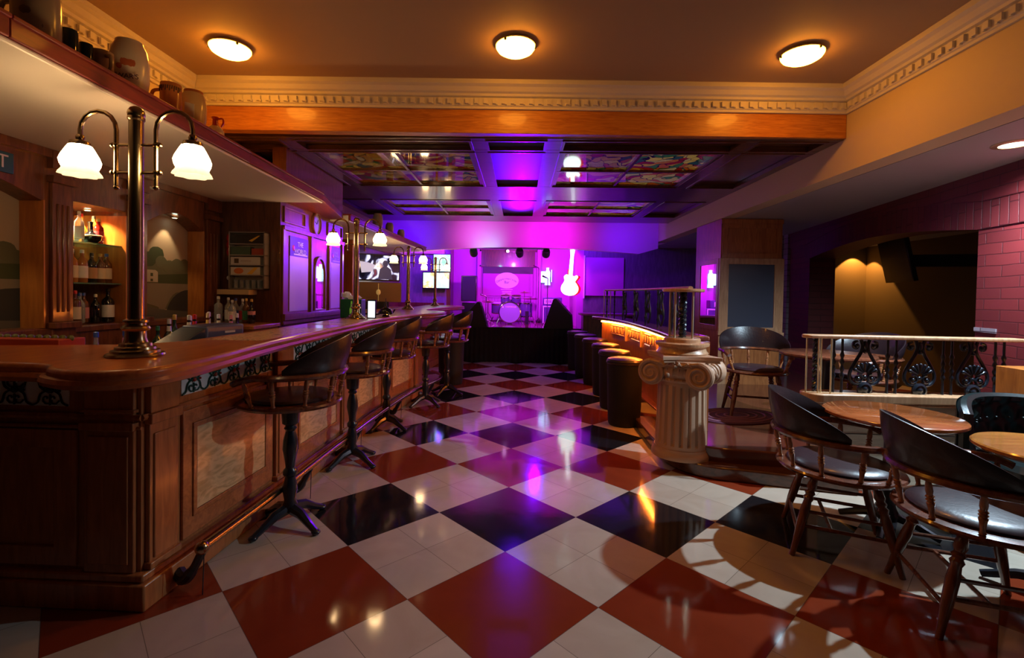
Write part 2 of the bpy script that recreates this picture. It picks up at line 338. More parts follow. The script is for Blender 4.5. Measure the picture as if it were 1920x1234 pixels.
# wood beam (slightly out of square, as in the room)
bx = lambda x: 3.985+.03*x
bmM = MB().prism([(XL, bx(XL)), (XR-.002, bx(XR)), (XR-.002, bx(XR)+.10), (XL, bx(XL)+.10)], 2.705, 2.905)
struct(bmM.build('trim_1', m_beam, bevel=.004))
struct(MB().prism([(XL, bx(XL)+.03), (XR, bx(XR)+.03), (XR, bx(XR)+.2), (XL, bx(XL)+.2)], 2.905, 3.1).build('wall_front', m_wall))
# cornices: swept profile + dentils
CP = [(0, 0), (.018, 0), (.018, .018), (.028, .024), (.028, .085), (.05, .092), (.055, .11), (.075, .12), (.095, .15), (.12, .165), (.12, .2), (0, .2)]
def cornice(name, p0, p1, nrm, z0, flip=0):
    m = MB(); p0 = Vector((*p0, 0)); p1 = Vector((*p1, 0)); n = Vector((*nrm, 0)); L = (p1-p0).length; d = (p1-p0)/L
    vs = [p0+d*(a*(1 if flip & 1 else 0))+n*a+V3(0, 0, z0+b) for a, b in CP]+[p1-d*(a*(1 if flip & 2 else 0))+n*a+V3(0, 0, z0+b) for a, b in CP]; k = len(CP)
    m.add(vs, [(i, (i+1) % k, k+(i+1) % k, k+i) for i in range(k)]+[tuple(range(k)), tuple(range(k, 2*k))])
    s = .035
    while s < L-.05:
        q = p0+d*s; M = Matrix(((d.x, n.x, 0, q.x), (d.y, n.y, 0, q.y), (0, 0, 1, z0), (0, 0, 0, 1)))
        m.box(0, .034, .02, .047, .034, .076, M=M); m.box(.026, .040, .02, .044, .028, .044, M=M); s += .075
    return struct(m.build(name, m_corn, smooth=False))
cornice('trim_2', (XL, bx(XL)), (XR, bx(XR)), (0, -1), 2.9, 3)
cornice('trim_3', (XR, -.5), (XR, bx(XR)), (-1, 0), 2.9, 2)
cornice('trim_4', (XL, -.5), (XL, bx(XL)), (1, 0), 2.9, 2)
# coffered wood ceiling
Y0, Y1 = 4.02, 8.75
rows = [(4.16, 4.42), (4.50, 5.92), (6.82, 8.12)]
cols = [(XL+.12, -2.16), (-2.02, -.46), (-.31, .20), (.36, 1.88), (2.02, XR-.10)]
slab = MB(); slab.box(XL, XR, 4.09, Y1, 2.745, 2.80)
ys = [4.09]+[v for r in rows for v in r]+[Y1]
xs = [XL]+[v for c in cols for v in c]+[XR]
for i in range(0, len(ys), 2): slab.box(XL, XR, ys[i], ys[i+1], 2.70, 2.745)
for (a, b) in rows:
    for i in range(0, len(xs), 2): slab.box(xs[i], xs[i+1], a, b, 2.70, 2.745)
struct(slab.build('ceiling', m_cof, bevel=.005))
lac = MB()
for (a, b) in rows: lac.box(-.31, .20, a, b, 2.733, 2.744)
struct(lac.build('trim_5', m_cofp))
bead = MB()
for ri, (a, b) in enumerate(rows):
    for (c, d) in cols:
        bead.ring([(c-.014, a-.014), (d+.014, a-.014), (d+.014, b+.014), (c-.014, b+.014)], [(c+.01, a+.01), (d-.01, a+.01), (d-.01, b-.01), (c+.01, b-.01)], 2.692, 2.702)
struct(bead.build('trim_6', m_dark))
struct(box(XL, XR, Y1, Y1+.05, 2.70, 3.1).build('trim_7', m_dark))
# stained glass panels in the coffers
gl = ['near left bay, over the bar side of the floor', 'far left bay, reflecting the wall screens', 'near right bay, with red and yellow petals', 'far right bay, reflecting the guitar sign']
k = 0
for (cx0, cx1), names in (((-2.02, -.46), (0, 1)), ((.36, 1.88), (2, 3))):
    for (ry0, ry1), ni in zip(rows[1:], names):
        t = thing('stained_glass_panel', ((cx0+cx1)/2, (ry0+ry1)/2, 2.70), 'stained glass ceiling panel, '+gl[ni], 'stained glass', group='stained glass ceiling panels')
        w2 = (cx1-cx0)/2; h2 = (ry1-ry0)/2
        fr = MB(); fr.ring([(-w2, -h2), (w2, -h2), (w2, h2), (-w2, h2)], [(-w2+.05, -h2+.05), (w2-.05, -h2+.05), (w2-.05, h2-.05), (-w2+.05, h2-.05)], .006, .03)
        for q in (-.012, ): fr.box(-w2, w2, -.014, .014, .004, .03); fr.box(-.014, .014, -h2, h2, .004, .03)
        fr.build('frame', m_dark, t)
        for a in (-1, 1):
            for b in (-1, 1):
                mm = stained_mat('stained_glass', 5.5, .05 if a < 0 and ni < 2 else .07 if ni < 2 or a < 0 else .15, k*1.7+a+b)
                P = MB(); P.box(min(0, a*w2)+.014, max(0, a*w2)-.014, min(0, b*h2)+.014, max(0, b*h2)-.014, .028, .034); P.build('pane', mm, t)
        k += 1
# beyond the coffers: raised ceiling, arched fascia, far walls
struct(box(XL, XR, Y1+.05, 12.3, 3.1, 3.2).build('ceiling', m_wall))
fa = [(XL, 3.1), (XR, 3.1), (XR, 2.30)]+[(x, 2.19+.10*math.cos((x-.1)/2.2*PI/2)) for x in [2.3-.25*i for i in range(21)] if x > XL]+[(XL, 2.19)]
m = MB(); m.prism([(x, z) for x, z in fa], -.14, 0, M=T(0, 9.40, 0) @ RX(PI/2)); m_fasc = mat('fascia_plaster', (.70, .40, .62), .6); struct(m.build('wall_far', m_fasc, smooth=False))
d = MB()
for i in range(46): d.box(-1.1+.055*i, -1.07+.055*i, 9.385, 9.40, 2.80, 2.84)
d.box(-1.2, 1.45, 9.388, 9.40, 2.85, 2.87); struct(d.build('trim_8', m_fasc, smooth=False))
m_stw = mat('stage_wall_paint', (.55, .07, .50), .6, bump=.1, bs=8)
struct(box(-1.78, 1.35, 12.0, 12.15, 0, 3.1).build('wall_stage', m_stw))
struct(box(-1.78, -1.68, 11.5, 12.0, 0, 3.1).build('wall_stage', m_dark))
struct(box(1.25, 1.40, 10.6, 12.0, 0, 3.1).build('wall_stage', m_stw))
pl = MB(); pl.box(-3.6, -1.78, 11.5, 11.65, 0, 3.1); struct(pl.build('wall_stage', m_vio))
struct(box(1.40, 5.2, 10.6, 10.75, 0, 3.1).build('wall_stage', m_vio))
# panelled header and dado behind the band
pn = MB(); pn.box(-.98, .36, 11.93, 12.0, 2.08, 2.42); pn.box(-1.02, .40, 11.90, 11.96, 2.42, 2.47); pn.box(-1.02, .40, 11.90, 11.96, 2.04, 2.08)
struct(pn.build('trim_9', m_dark))
dd = MB()
for i in range(18): dd.box(-1.0+.075*i, -.93+.075*i, 11.96, 12.0, .7, 1.27)
dd.box(-1.02, .38, 11.94, 12.0, 1.27, 1.30); struct(dd.build('trim_10', m_stw))
for x in (-1.08, .42): struct(box(x, x+.10, 11.9, 12.0, .7, 2.9).build('trim_11', m_stw, bevel=.01))
struct(box(-3.2, -1.83, 11.47, 11.5, .8, 1.12).build('trim_12', m_dark))
struct(box(-3.2, -1.83, 11.38, 11.62, 2.30, 2.38).build('trim_13', m_wall))

# ------------------------------------------------------------------ back of the bar
m = MB(); m.box(-3.3, XL, .3, 4.27, 0, 1.13)
for a, b in ((.3, 1.55), (2.66, 2.84), (3.235, 3.42), (4.055, 4.27)): m.box(-3.3, XL, a, b, 1.13, 2.17)
def lintel(a, b, spring, crown, arch=True):
    n = 12; pts = [(a, 2.17), (b, 2.17)]
    if arch: pts += [(b+(a-b)*i/n, spring+(crown-spring)*math.sin(PI*i/n)) for i in range(n+1)]
    else: pts += [(b, spring), (a, spring)]
    m.prism(pts, -3.3, XL, M=Matrix(((0, 0, 1, 0), (1, 0, 0, 0), (0, 1, 0, 0), (0, 0, 0, 1))))
lintel(1.55, 2.66, 1.86, 1.99); lintel(2.84, 3.235, 1.90, 0, False); lintel(3.42, 4.055, 1.86, 1.975)
m.box(-3.3, -3.12, 2.84, 3.235, 1.13, 1.9)
struct(m.build('wall_left', m_back, bevel=.003))
j = MB()                                          # reveals of the openings, the orange light on them put into lighter wood
for y in (2.655, 3.230, 4.050): j.box(-2.90 if y != 3.230 else -3.12, XL+.012, y-.008, y, 1.13, 1.87)
struct(j.build('trim_14', m_jamb))
j = MB()                                          # fluted pilasters, capitals and sill mouldings
for a, b in ((2.69, 2.82), (4.075, 4.25), (3.25, 3.40)):
    j.box(XL, XL+.022, a, b, 1.16, 1.98); j.box(XL, XL+.045, a-.015, b+.015, 1.98, 2.02); j.box(XL, XL+.035, a-.008, b+.008, 2.06, 2.165)
    for i in range(3):
        yy = a+(b-a)*(i+1)/4; j.tube([(XL+.022, yy, 1.22), (XL+.022, yy, 1.86)], .008, 8)
    j.box(XL, XL+.06, a-.02, b+.02, 1.125, 1.16); j.box(XL, XL+.03, a-.01, b+.01, .2, 1.125)
j.box(XL, XL+.03, .3, 4.27, 2.12, 2.17); j.box(XL, XL+.02, .3, 4.27, 1.09, 1.125)
struct(j.build('trim_15', m_back, bevel=.003))
struct(box(-3.3, -2.19, 4.27, 4.37, 0, 2.26).build('wall_left', m_dark))
# panelled wall with the posters
q = MB(); q.box(-2.32, -2.19, 4.37, 5.78, 0, 2.70)
struct(q.build('wall_left', m_red if False else wood('plum_stained_panelling', (.26, .08, .05), (.16, .045, .03), (9, 9, 1.2), .35, .3)))
pw = bpy.data.materials['plum_stained_panelling']
q = MB()
q.box(-2.19, -2.155, 4.30, 5.80, 1.09, 1.15); q.box(-2.19, -2.17, 4.30, 5.80, 1.05, 1.09); q.box(-2.19, -2.165, 4.30, 5.80, 1.93, 1.97)
for y in (4.29, 4.88, 4.93+.42, 5.74): q.box(-2.19, -2.17, y, y+.045, 1.15, 1.95)
for y in (4.32, 5.32): q.ring([(y, 2.0), (y+.44, 2.0), (y+.44, 2.15), (y, 2.15)], [(y+.02, 2.02), (y+.42, 2.02), (y+.42, 2.13), (y+.02, 2.13)], -2.19, -2.175, M=Matrix(((0, 0, 1, 0), (1, 0, 0, 0), (0, 1, 0, 0), (0, 0, 0, 1))))
struct(q.build('trim_16', pw, bevel=.003))
struct(box(-3.0, -2.95, 5.78, 11.5, 0, 3.1).build('wall_left', m_dark))
struct(box(-2.95, -2.32, 5.78, 5.83, 0, 2.7).build('wall_left', m_dark))
struct(box(-2.78, -2.60, 7.30, 7.40, 0, 2.17).build('trim_17', m_jamb, bevel=.004))
struct(box(-2.95, -2.78, 7.24, 7.44, 0, 2.17).build('trim_18', m_back, bevel=.004))

# the hanging shelves over the bar: plaster underside, red edge
def shelf(label, pts, z0, y_lip):
    t = thing('hanging_shelf', (0, 0, z0), label, 'shelf')
    poly = pts+[(XL, pts[-1][1]), (XL, pts[0][1])]
    MB().prism(poly, .0, .070).build('underside_panel', m_under, t)
    e = MB()
    for a, b in zip(pts[:-1], pts[1:]):
        a = Vector(a); b = Vector(b); d = (b-a).normalized(); n = Vector((d.y, -d.x))
        e.prism([tuple(a+n*.002), tuple(b+n*.002), tuple(b+n*.03), tuple(a+n*.03)], .012, .082); e.prism([tuple(a-n*.10), tuple(b-n*.10), tuple(b+n*.04), tuple(a+n*.04)], .072, .088)
    e.build('edge_board', m_red, t, bevel=.004)
    e = MB(); e.tube([(a+.012, b, .004) for a, b in pts], .009, 8); e.build('bead', m_under, t)
    return t
shelf('long shelf above the bar with red edge and cream underside, carrying the jugs', [(-1.68, .4), (-1.70, 1.5), (-1.77, 3.0), (-1.82, 4.26)], 2.17, 0)
struct(MB().prism([(-2.19, 4.26), (-1.80, 4.26), (-2.02, 5.35), (-2.19, 5.78)], 2.19, 2.25).build('trim_19', m_red, bevel=.004))
shelf('second hanging shelf farther along the bar, purple lit edge', [(-1.98, 5.40), (-1.94, 7.3), (-1.88, 9.3)], 2.17, 0)

# ------------------------------------------------------------------ brick wall with arched opening
BW0 = Vector((3.70, 3.69)); bd = Vector((.44, 2.64)).normalized(); ang = math.atan2(bd.y, bd.x)
BM = T(BW0.x, BW0.y, 0) @ RZ(ang) @ RX(PI/2)          # local x along the wall, y up, z out towards the room... (thickness goes to -z)
def bwall(name, polys, mt, z0=-.34, z1=0):
    g = MB()
    for p in polys: g.prism(p, z0, z1)
    o = g.build(name, mt, smooth=False); o.matrix_world = T(BW0.x, BW0.y, 0) @ RZ(ang) @ RX(PI/2) ; return struct(o)
# local +z after RX(90) points to -y(local) = towards +X side; so the room face is the far one: shift accordingly
J0, J1 = .40, 3.62
ar = [(J0+(J1-J0)*i/16, 1.97+.12*math.sin(PI*i/16)) for i in range(17)]
ar2 = [(J0-.1+(J1-J0+.2)*i/16, 2.19+.15*math.sin(PI*i/16)) for i in range(17)]
bwall('wall_right', [[(-3.2, 0), (J0, 0), (J0, 1.97), (-3.2, 1.97)], [(J1, 0), (J1+.75, 0), (J1+.75, 2.20), (J1, 1.97)]], m_brick, 0, .34)
bwall('wall_right', [[(-3.2, 1.97)]+ar+[(J1+.1, 2.19)]+ar2[::-1]+[(J0-.1, 2.19), (-3.2, 2.19)], [(J1, 1.97), (J1+.75, 2.2), (J1+.1, 2.25)]], m_brickv, -.012, .34)
bwall('wall_right', [ar2+[(J1+.75, 2.2), (J1+.75, 2.43), (-3.2, 2.43), (-3.2, 2.19), (J0-.1, 2.19)]], m_brick, -.02, .34)
bwall('wall_right', [[(J1+.75, 0), (J1+1.9, 0), (J1+1.9, 2.43), (J1+.75, 2.43)]], m_brickb, -.04, .34)
bwall('trim_20', [[(J1+.95, 0), (J1+1.02, 0), (J1+1.02, 2.43), (J1+.95, 2.43)]], m_brickb, -.10, -.04)
bwall('trim_21', [[(J0-.22, 1.13), (J0, 1.13), (J0, 1.165), (J0-.22, 1.165)]], m_brickb, -.010, 0)
# the dim room behind the opening
struct(box(6.2, 6.3, 2.0, 8.9, 0, 2.6).build('wall_back_room', m_olive))
struct(box(4.3, 6.2, 8.8, 8.9, 0, 2.6).build('wall_back_room', m_olive))
struct(box(4.55, 6.2, 2.0, 8.9, 2.32, 2.4).build('ceiling', m_soff))
struct(box(4.3, 6.2, 1.9, 2.0, 0, 2.6).build('wall_back_room', m_black))
# wood-clad column with framed panel and side mirror
t = thing('wall_column', (3.08, 6.95, 0), 'square column clad in wood with a pale frame around a dark blue board', 'column')
box(-.40, .40, -.45, .45, 0, 2.43).build('body', m_base, t, bevel=.004)
f = MB(); f.box(-.405, .405, -.47, -.45, 2.36, 2.42); f.ring([(-.39, 1.90), (.39, 1.90), (.39, 2.36), (-.39, 2.36)], [(-.32, 1.97), (.32, 1.97), (.32, 2.30), (-.32, 2.30)], -.0, .02, M=T(0, -.45, 0) @ RX(PI/2)); f.build('upper_frame', m_base, t, bevel=.003)
f = MB(); f.ring([(-.42, .90), (.42, .90), (.42, 1.90), (-.42, 1.90)], [(-.30, .98), (.30, .98), (.30, 1.82), (-.30, 1.82)], 0, .03, M=T(0, -.45, 0) @ RX(PI/2))
f.box(-.43, .43, -.50, -.45, .87, .92); f.box(-.41, -.30, -.465, -.45, 0, .87); f.build('pale_frame', m_pine, t, bevel=.004)
MB().box(-.30, .30, -.462, -.45, .98, 1.82).build('board', mat('slate_board_fabric', (.06, .07, .11), .35, bump=.4, bs=4), t)
f = MB(); f.ring([(-.43, .92), (.28, .92), (.28, 1.90), (-.43, 1.90)], [(-.36, .99), (.21, .99), (.21, 1.83), (-.36, 1.83)], 0, .02, M=Matrix(((0, 0, -1, -.40), (1, 0, 0, 0), (0, 1, 0, 0), (0, 0, 0, 1)))); f.build('mirror_frame', m_base, t, bevel=.003)
MB().box(-.412, -.402, -.36, .21, .99, 1.83).build('mirror', m_mirror, t)
# steps and raised floor
arc = lambda cx, cy, r, a0, a1, n=14: [(cx+r*math.cos(math.radians(a0+(a1-a0)*i/n)), cy+r*math.sin(math.radians(a0+(a1-a0)*i/n))) for i in range(n+1)]
s1 = [(1.23, 5.1)]+[(1.215, 4.4), (1.22, 4.15)]+arc(1.66, 4.02, .44, 172, 268, 10)+[(1.95, 3.50), (2.4, 3.40), (2.4, 3.9), (1.9, 4.2), (1.75, 5.1)]
m_step = wood('step_wood', (.13, .045, .022), (.07, .025, .014), (3, 9, 9), .22, .5)
struct(MB().prism(s1, 0, .10).build('floor', m_step, bevel=.012))
s2 = [(1.42, 9.3), (1.42, 4.6), (1.36, 4.3)]+arc(1.70, 4.10, .40, 190, 262, 8)+[(1.95, 3.66), (2.25, 3.60), (4.6, 3.60), (4.6, 9.3)]
m_plat = mat('platform_floor_lacquer', (.13, .030, .016), .16, coat=.6, bump=.05, bs=3)
struct(MB().prism(s2, 0.0, .21).build('floor', m_plat, bevel=.012))
# ================================================================== THE BAR
def cr(pts, n=4):                                   # smooth a polyline (Catmull-Rom)
    out = []
    P = [pts[0]]+list(pts)+[pts[-1]]
    for i in range(1, len(P)-2):
        for k in range(n):
            t = k/n; o = []
            for a, b, c, d in zip(P[i-1], P[i], P[i+1], P[i+2]):
                o.append(.5*((2*b)+(-a+c)*t+(2*a-5*b+4*c-d)*t*t+(-a+3*b-3*c+d)*t**3))
            out.append(tuple(o))
    return out+[tuple(pts[-1])]
outer = cr([(-2.75, 1.62), (-1.86, 1.62), (-1.67, 1.61), (-1.60, 1.55), (-1.48, 1.50), (-1.36, 1.50), (-1.27, 1.57), (-1.24, 1.70), (-1.26, 2.0), (-1.32, 2.5), (-1.36, 3.2), (-1.39, 4.0), (-1.41, 4.8), (-1.36, 5.4), (-1.25, 5.9), (-1.10, 6.3), (-1.04, 6.7), (-1.14, 7.0), (-1.38, 7.2), (-1.50, 7.7), (-1.48, 8.3), (-1.36, 8.9), (-1.18, 9.35), (-1.14, 9.8), (-1.3, 10.15), (-1.95, 10.3)], 4)
inner = [(-1.98, 9.8), (-1.98, 8.0), (-1.92, 6.6), (-1.86, 5.6), (-1.80, 4.7), (-1.76, 3.5), (-1.76, 2.42), (-1.86, 2.24), (-2.36, 2.10), (-2.75, 2.10)]
t = thing('bar_worktop', (0, 0, 0), 'long varnished wooden bar counter top with inlaid panels, running to the stage', 'counter')
MB().prism(outer+inner, 1.055, 1.10).build('top_slab', m_top, t, bevel=.016, seg=3)
off = [tuple(Vector(p)+Vector((-.015, .01))) for p in outer[4:-2]]
MB().tube([(x, y, 1.052) for x, y in off], .02, 8).build('edge_moulding', m_top, t)
m_inl = screen_mat('inlay_marquetry', [(.30, (.05, .06, .03)), (.36, (.66, .44, .24)), (.46, (.70, .48, .28)), (.485, (.08, .07, .03)), (.51, (.68, .46, .26)), (.58, (.66, .44, .24)), (.60, (.45, .12, .04)), (.64, (.68, .46, .26))], 11, 0)
bb = m_inl.node_tree.nodes['Principled BSDF']; rr = [n for n in m_inl.node_tree.nodes if n.type == 'VALTORGB'][0]
m_inl.node_tree.links.new(rr.outputs[0], bb.inputs['Base Color']); bb.inputs['Roughness'].default_value = .42; bb.inputs['Coat Weight'].default_value = .15; bb.inputs['Emission Strength'].default_value = 0
for a, b in ((2.5, 3.42), (3.75, 4.55)):
    xa = -1.66; n = 8
    L = [(-1.70+.0*i, a+(b-a)*i/n) for i in range(n+1)]; R = [(-1.385-.02*math.sin(PI*i/n)-.03*(a > 3), b+(a-b)*i/n) for i in range(n+1)]
    o = MB().prism(L+R, 1.098, 1.1012).build('inlay', m_inl, t)
# the bar front
BP = [(-1.612, 1.97), (-1.575, 2.6), (-1.555, 3.1), (-1.525, 4.0), (-1.50, 4.8), (-1.42, 5.6), (-1.33, 6.15)]
def bpx(y):
    for (x0, y0), (x1, y1) in zip(BP[:-1], BP[1:]):
        if y <= y1: return x0+(x1-x0)*(y-y0)/(y1-y0)
    return BP[-1][0]
t = thing('bar_counter', (0, 0, 0), 'curved wooden bar front with pilasters, pale burl panels and scrollwork frieze', 'bar')
back = [(-1.74, 10.0), (-1.70, 7.0), (-1.70, 2.3), (-2.75, 2.3)]
front = [(-2.75, 1.97)]+BP+[(-1.32, 6.45), (-1.45, 6.8), (-1.62, 7.2), (-1.66, 8.2), (-1.58, 9.2), (-1.50, 9.8)]
MB().prism(front+back, 0, 1.055).build('carcass', m_base, t)
pf = [(-2.75, 1.925)]+[(x+.05, y-(.045 if i == 0 else 0)) for i, (x, y) in enumerate(front[1:])]
g = MB().prism(pf+back, 0, .115); pf2 = [(-2.75, 1.94)]+[(x+.032, y-(.03 if i == 0 else 0)) for i, (x, y) in enumerate(front[1:])]
g.prism(pf2+back, .115, .150); g.build('plinth', m_base, t, bevel=.008)
g = MB(); g.tube([(x+.012, y-(.012 if i < 1 else 0), .82) for i, (x, y) in enumerate(front[1:])], .014, 6); g.tube([(-2.75, 1.958, .82), (-1.60, 1.958, .82)], .014, 6)
g.tube([(x+.012, y, 1.03) for x, y in front[1:]], .016, 6); g.tube([(-2.75, 1.958, 1.03), (-1.60, 1.958, 1.03)], .016, 6); g.tube([(-2.75, 1.958, .775), (-1.60, 1.958, .775)], .008, 6)
g.build('moulding', m_base, t)
m_friw = mat('frieze_white_glass', (.85, .92, .90), .3); m_frig = mat('frieze_green_paint', (.004, .07, .05), .5); m_frir = mat('frieze_red_boss', (.5, .06, .02), .4); m_frid = mat('frieze_iron', (.012, .010, .010), .5)
def scroll(g, w, h, mi, x0, dep=.006):
    # one repeat of the scroll pattern, local x along, z up, outward -y
    for sx in (-1, 1):
        for sz in (-1, 1):
            p = [(x0+sx*(w*.5), -dep, sz*h*.48), (x0+sx*w*.34, -dep, sz*h*.38), (x0+sx*w*.27, -dep, sz*h*.12), (x0+sx*w*.12, -dep, 0)]
            g.tube(cr(p, 3), .0045, 5, mi=mi)
            c = V3(x0+sx*w*.10, -dep, sz*h*.27)
            g.tube([c+V3(math.cos(a)*r, 0, math.sin(a)*r) for a, r in [(k*.75, .004+.0028*k) for k in range(9)]], .0038, 5, mi=mi)
    g.tube([(x0-w*.12, -dep, 0), (x0, -dep, h*.12), (x0+w*.12, -dep, 0), (x0, -dep, -h*.12), (x0-w*.12, -dep, 0)], .0055, 5, mi=mi)
    g.tube([(x0, -dep, h*.12), (x0, -dep, h*.48)], .004, 5, mi=mi); g.tube([(x0, -dep, -h*.12), (x0, -dep, -h*.48)], .004, 5, mi=mi)
    g.ball((x0, -dep-.002, 0), .011, 8, mi=mi+1); g.ball((x0+w*.27, -dep-.002, 0), .006, 6, mi=mi+1)
def frame_at(y0, y1):
    p0 = Vector((bpx(y0), y0, 0)); p1 = Vector((bpx(y1), y1, 0)); d = (p1-p0).normalized()
    return T(*p0) @ RZ(math.atan2(d.y, d.x)), (p1-p0).length
bays = [(2.19, 2.94), (3.20, 3.98), (4.22, 5.02), (5.26, 6.02)]
pils = [(1.99, 2.15), (2.97, 3.17), (4.01, 4.19), (5.05, 5.23), (6.05, 6.14)]
for a, b in bays:
    M, L = frame_at(a, b)
    g = MB(); n = max(1, round(L/.16)); g.box(0, L, -.004, .0, -.066, .066)
    for i in range(n): scroll(g, L/n, .13, 1, (i+.5)*L/n, .008)
    o = g.build('frieze_panel', [m_friw, m_frig, m_frir], t); o.matrix_world = M @ T(0, 0, .93)
    g = MB(); g.ring([(-.0, -.33), (L, -.33), (L, .29), (0, .29)], [(.07, -.23), (L-.07, -.23), (L-.07, .21), (.07, .21)], 0, .014)
    g.ring([(.06, -.24), (L-.06, -.24), (L-.06, .22), (.06, .22)], [(.085, -.215), (L-.085, -.215), (L-.085, .195), (.085, .195)], .010, .022)
    o = g.build('panel_frame', m_base, t, bevel=.003); o.matrix_world = M @ T(0, 0, .50) @ RX(PI/2)
    o = MB().box(.085, L-.085, -.018, 0, -.215, .195).build('burl_panel', m_bur, t, bevel=.006); o.matrix_world = M @ T(0, 0, .50)
for i, (a, b) in enumerate(pils):
    M, L = frame_at(a, b)
    g = MB(); g.box(0, L, -.022, 0, .15, .80); g.box(L*.12, L*.88, -.030, 0, .19, .74); g.box(-.008, L+.008, -.04, 0, .785, .83); g.box(0, L, -.028, 0, .83, 1.03); g.box(-.008, L+.008, -.036, 0, .15, .18)
    o = g.build('pilaster', m_base, t, bevel=.004); o.matrix_world = M
# short end facing the room's near side
M = T(-2.75, 1.97, 0)
g = MB(); g.box(.02, .82, -.004, 0, -.066, .066)
for i in range(5): scroll(g, .16, .13, 1, .02+.16*(i+.5), .008)
o = g.build('frieze_panel', [m_friw, m_frid, m_frid], t); o.matrix_world = M @ T(0, 0, .925)
g = MB(); g.box(.90, 1.12, -.02, 0, .15, 1.03); g.box(.92, 1.10, -.028, 0, .19, .74); g.box(.89, 1.13, -.036, 0, .765, .80); g.box(.89, 1.13, -.03, 0, .84, .855)
o = g.build('pilaster', m_base, t, bevel=.004); o.matrix_world = M
g = MB(); g.ring([(.0, .17), (.86, .17), (.86, .76), (0, .76)], [(.1, .25), (.76, .25), (.76, .68), (.1, .68)], 0, .014, M=RX(PI/2)); o = g.build('panel_frame', m_base, t, bevel=.003); o.matrix_world = M
# foot rail
rp = cr([(-1.412, 2.09), (-1.385, 2.6), (-1.365, 3.25), (-1.335, 4.2), (-1.29, 5.0), (-1.22, 5.6), (-1.12, 6.05), (-1.06, 6.4), (-1.12, 6.75), (-1.28, 7.0)], 5)
t = thing('foot_rail', (0, 0, 0), 'polished brass foot rail following the curve of the bar front', 'rail')
MB().tube([(x, y, .205) for x, y in rp], .021, 10).build('rail', m_brass, t)
MB().ball((-1.413, 2.075, .205), .031, 12).build('end_knob', m_brass, t)
for y in (2.12, 3.05, 4.1, 5.15, 6.1):
    q = min(rp, key=lambda p: abs(p[1]-y)); xb = bpx(y)+.05
    MB().tube(cr([(xb-.0, y-.0, .06), (xb+.05, q[1], .05), (q[0]-.05, q[1], .10), (q[0]-.005, q[1], .19)], 4), [.03]*4+[.026]*4+[.02]*5, 8).build('bracket', m_iron, t)
    MB().tube([(q[0]+.012, q[1]-.02, .19), (q[0]+.012, q[1]-.03, .0)], .0025, 5).build('rod', m_iron, t)

# ------------------------------------------------------------------ bar lamps
def bar_lamp(loc, label, on=True):
    t = thing('bar_lamp', loc, label, 'lamp', group='brass bar lamps')
    MB().lathe([(0, 0), (.098, 0), (.101, .005), (.098, .011), (.084, .015), (.083, .024), (.071, .028), (.069, .037), (.057, .041), (.054, .051), (.042, .056), (.037, .070), (.036, .100), (.046, .104), (.050, .112), (.046, .120), (.036, .124), (.035, .132), (.043, .136), (.043, .144), (.030, .150)], n=28).build('base', m_brass, t)
    MB().lathe([(.0275, .12), (.0265, .5), (.0255, .94), (.030, .945), (.030, .955), (.024, .958)], n=20).build('post', m_brass, t)
    MB().ball((0, 0, .968), .031, 16).build('finial', m_brass, t)
    for s in (-1, 1):
        g = MB()
        g.tube([(s*.082, 0, .68), (s*.082, 0, .905)]+[(s*(.157-.075*math.cos(k*PI/8)), 0, .905+.075*math.sin(k*PI/8)) for k in range(1, 9)]+[(s*.232, 0, .875)], .0085, 8)
        for z in (.735, .845): g.tube([(0, 0, z), (s*.094, 0, z)], .006, 8); g.ball((s*.097, 0, z), .0105, 8); g.ball((s*.082, 0, z), .0115, 8)
        g.ball((s*.082, 0, .676), .0105, 8)
        a = g.build('arm', m_brass, t)
        MB().lathe([(.012, .02), (.016, .01), (.014, .0), (.020, -.004), (.034, -.008), (.038, -.022), (.036, -.03)], c=(s*.232, 0, .865), n=18).build('socket', m_brass, a)
        rf = lambda th, z: 1+.06*max(0, (-z-.105)/.04)*math.cos(8*th)+.02*math.cos(8*th)
        MB().lathe([(.032, -.018), (.038, -.024), (.048, -.042), (.060, -.066), (.066, -.084), (.063, -.100), (.056, -.114)], c=(s*.232, 0, .865), n=32, rf=rf).build('shade', m_glow, a)
        MB().lathe([(.056, -.114), (.058, -.122), (.064, -.132), (.066, -.142), (.060, -.138), (.052, -.122)], c=(s*.232, 0, .865), n=48, rf=lambda th, z: 1+.10*max(0, (-z-.105)/.04)*math.cos(8*th)).build('shade_rim', m_glowrim, a)
    return t
L0 = bar_lamp((-1.545, 1.86, 1.10), 'nearest brass two-arm bar lamp, tall in front of the bottle niche')
dup(L0, (-1.615, 4.64, 1.10), 0, 'brass two-arm bar lamp beside the green ice bucket')
dup(L0, (-1.76, 7.45, 1.10), 0, 'brass two-arm bar lamp standing between the beer tap and the wall screens')
dup(L0, (-1.735, 9.70, 1.10), 0, 'farthest brass two-arm bar lamp, in front of the bright wall screens')

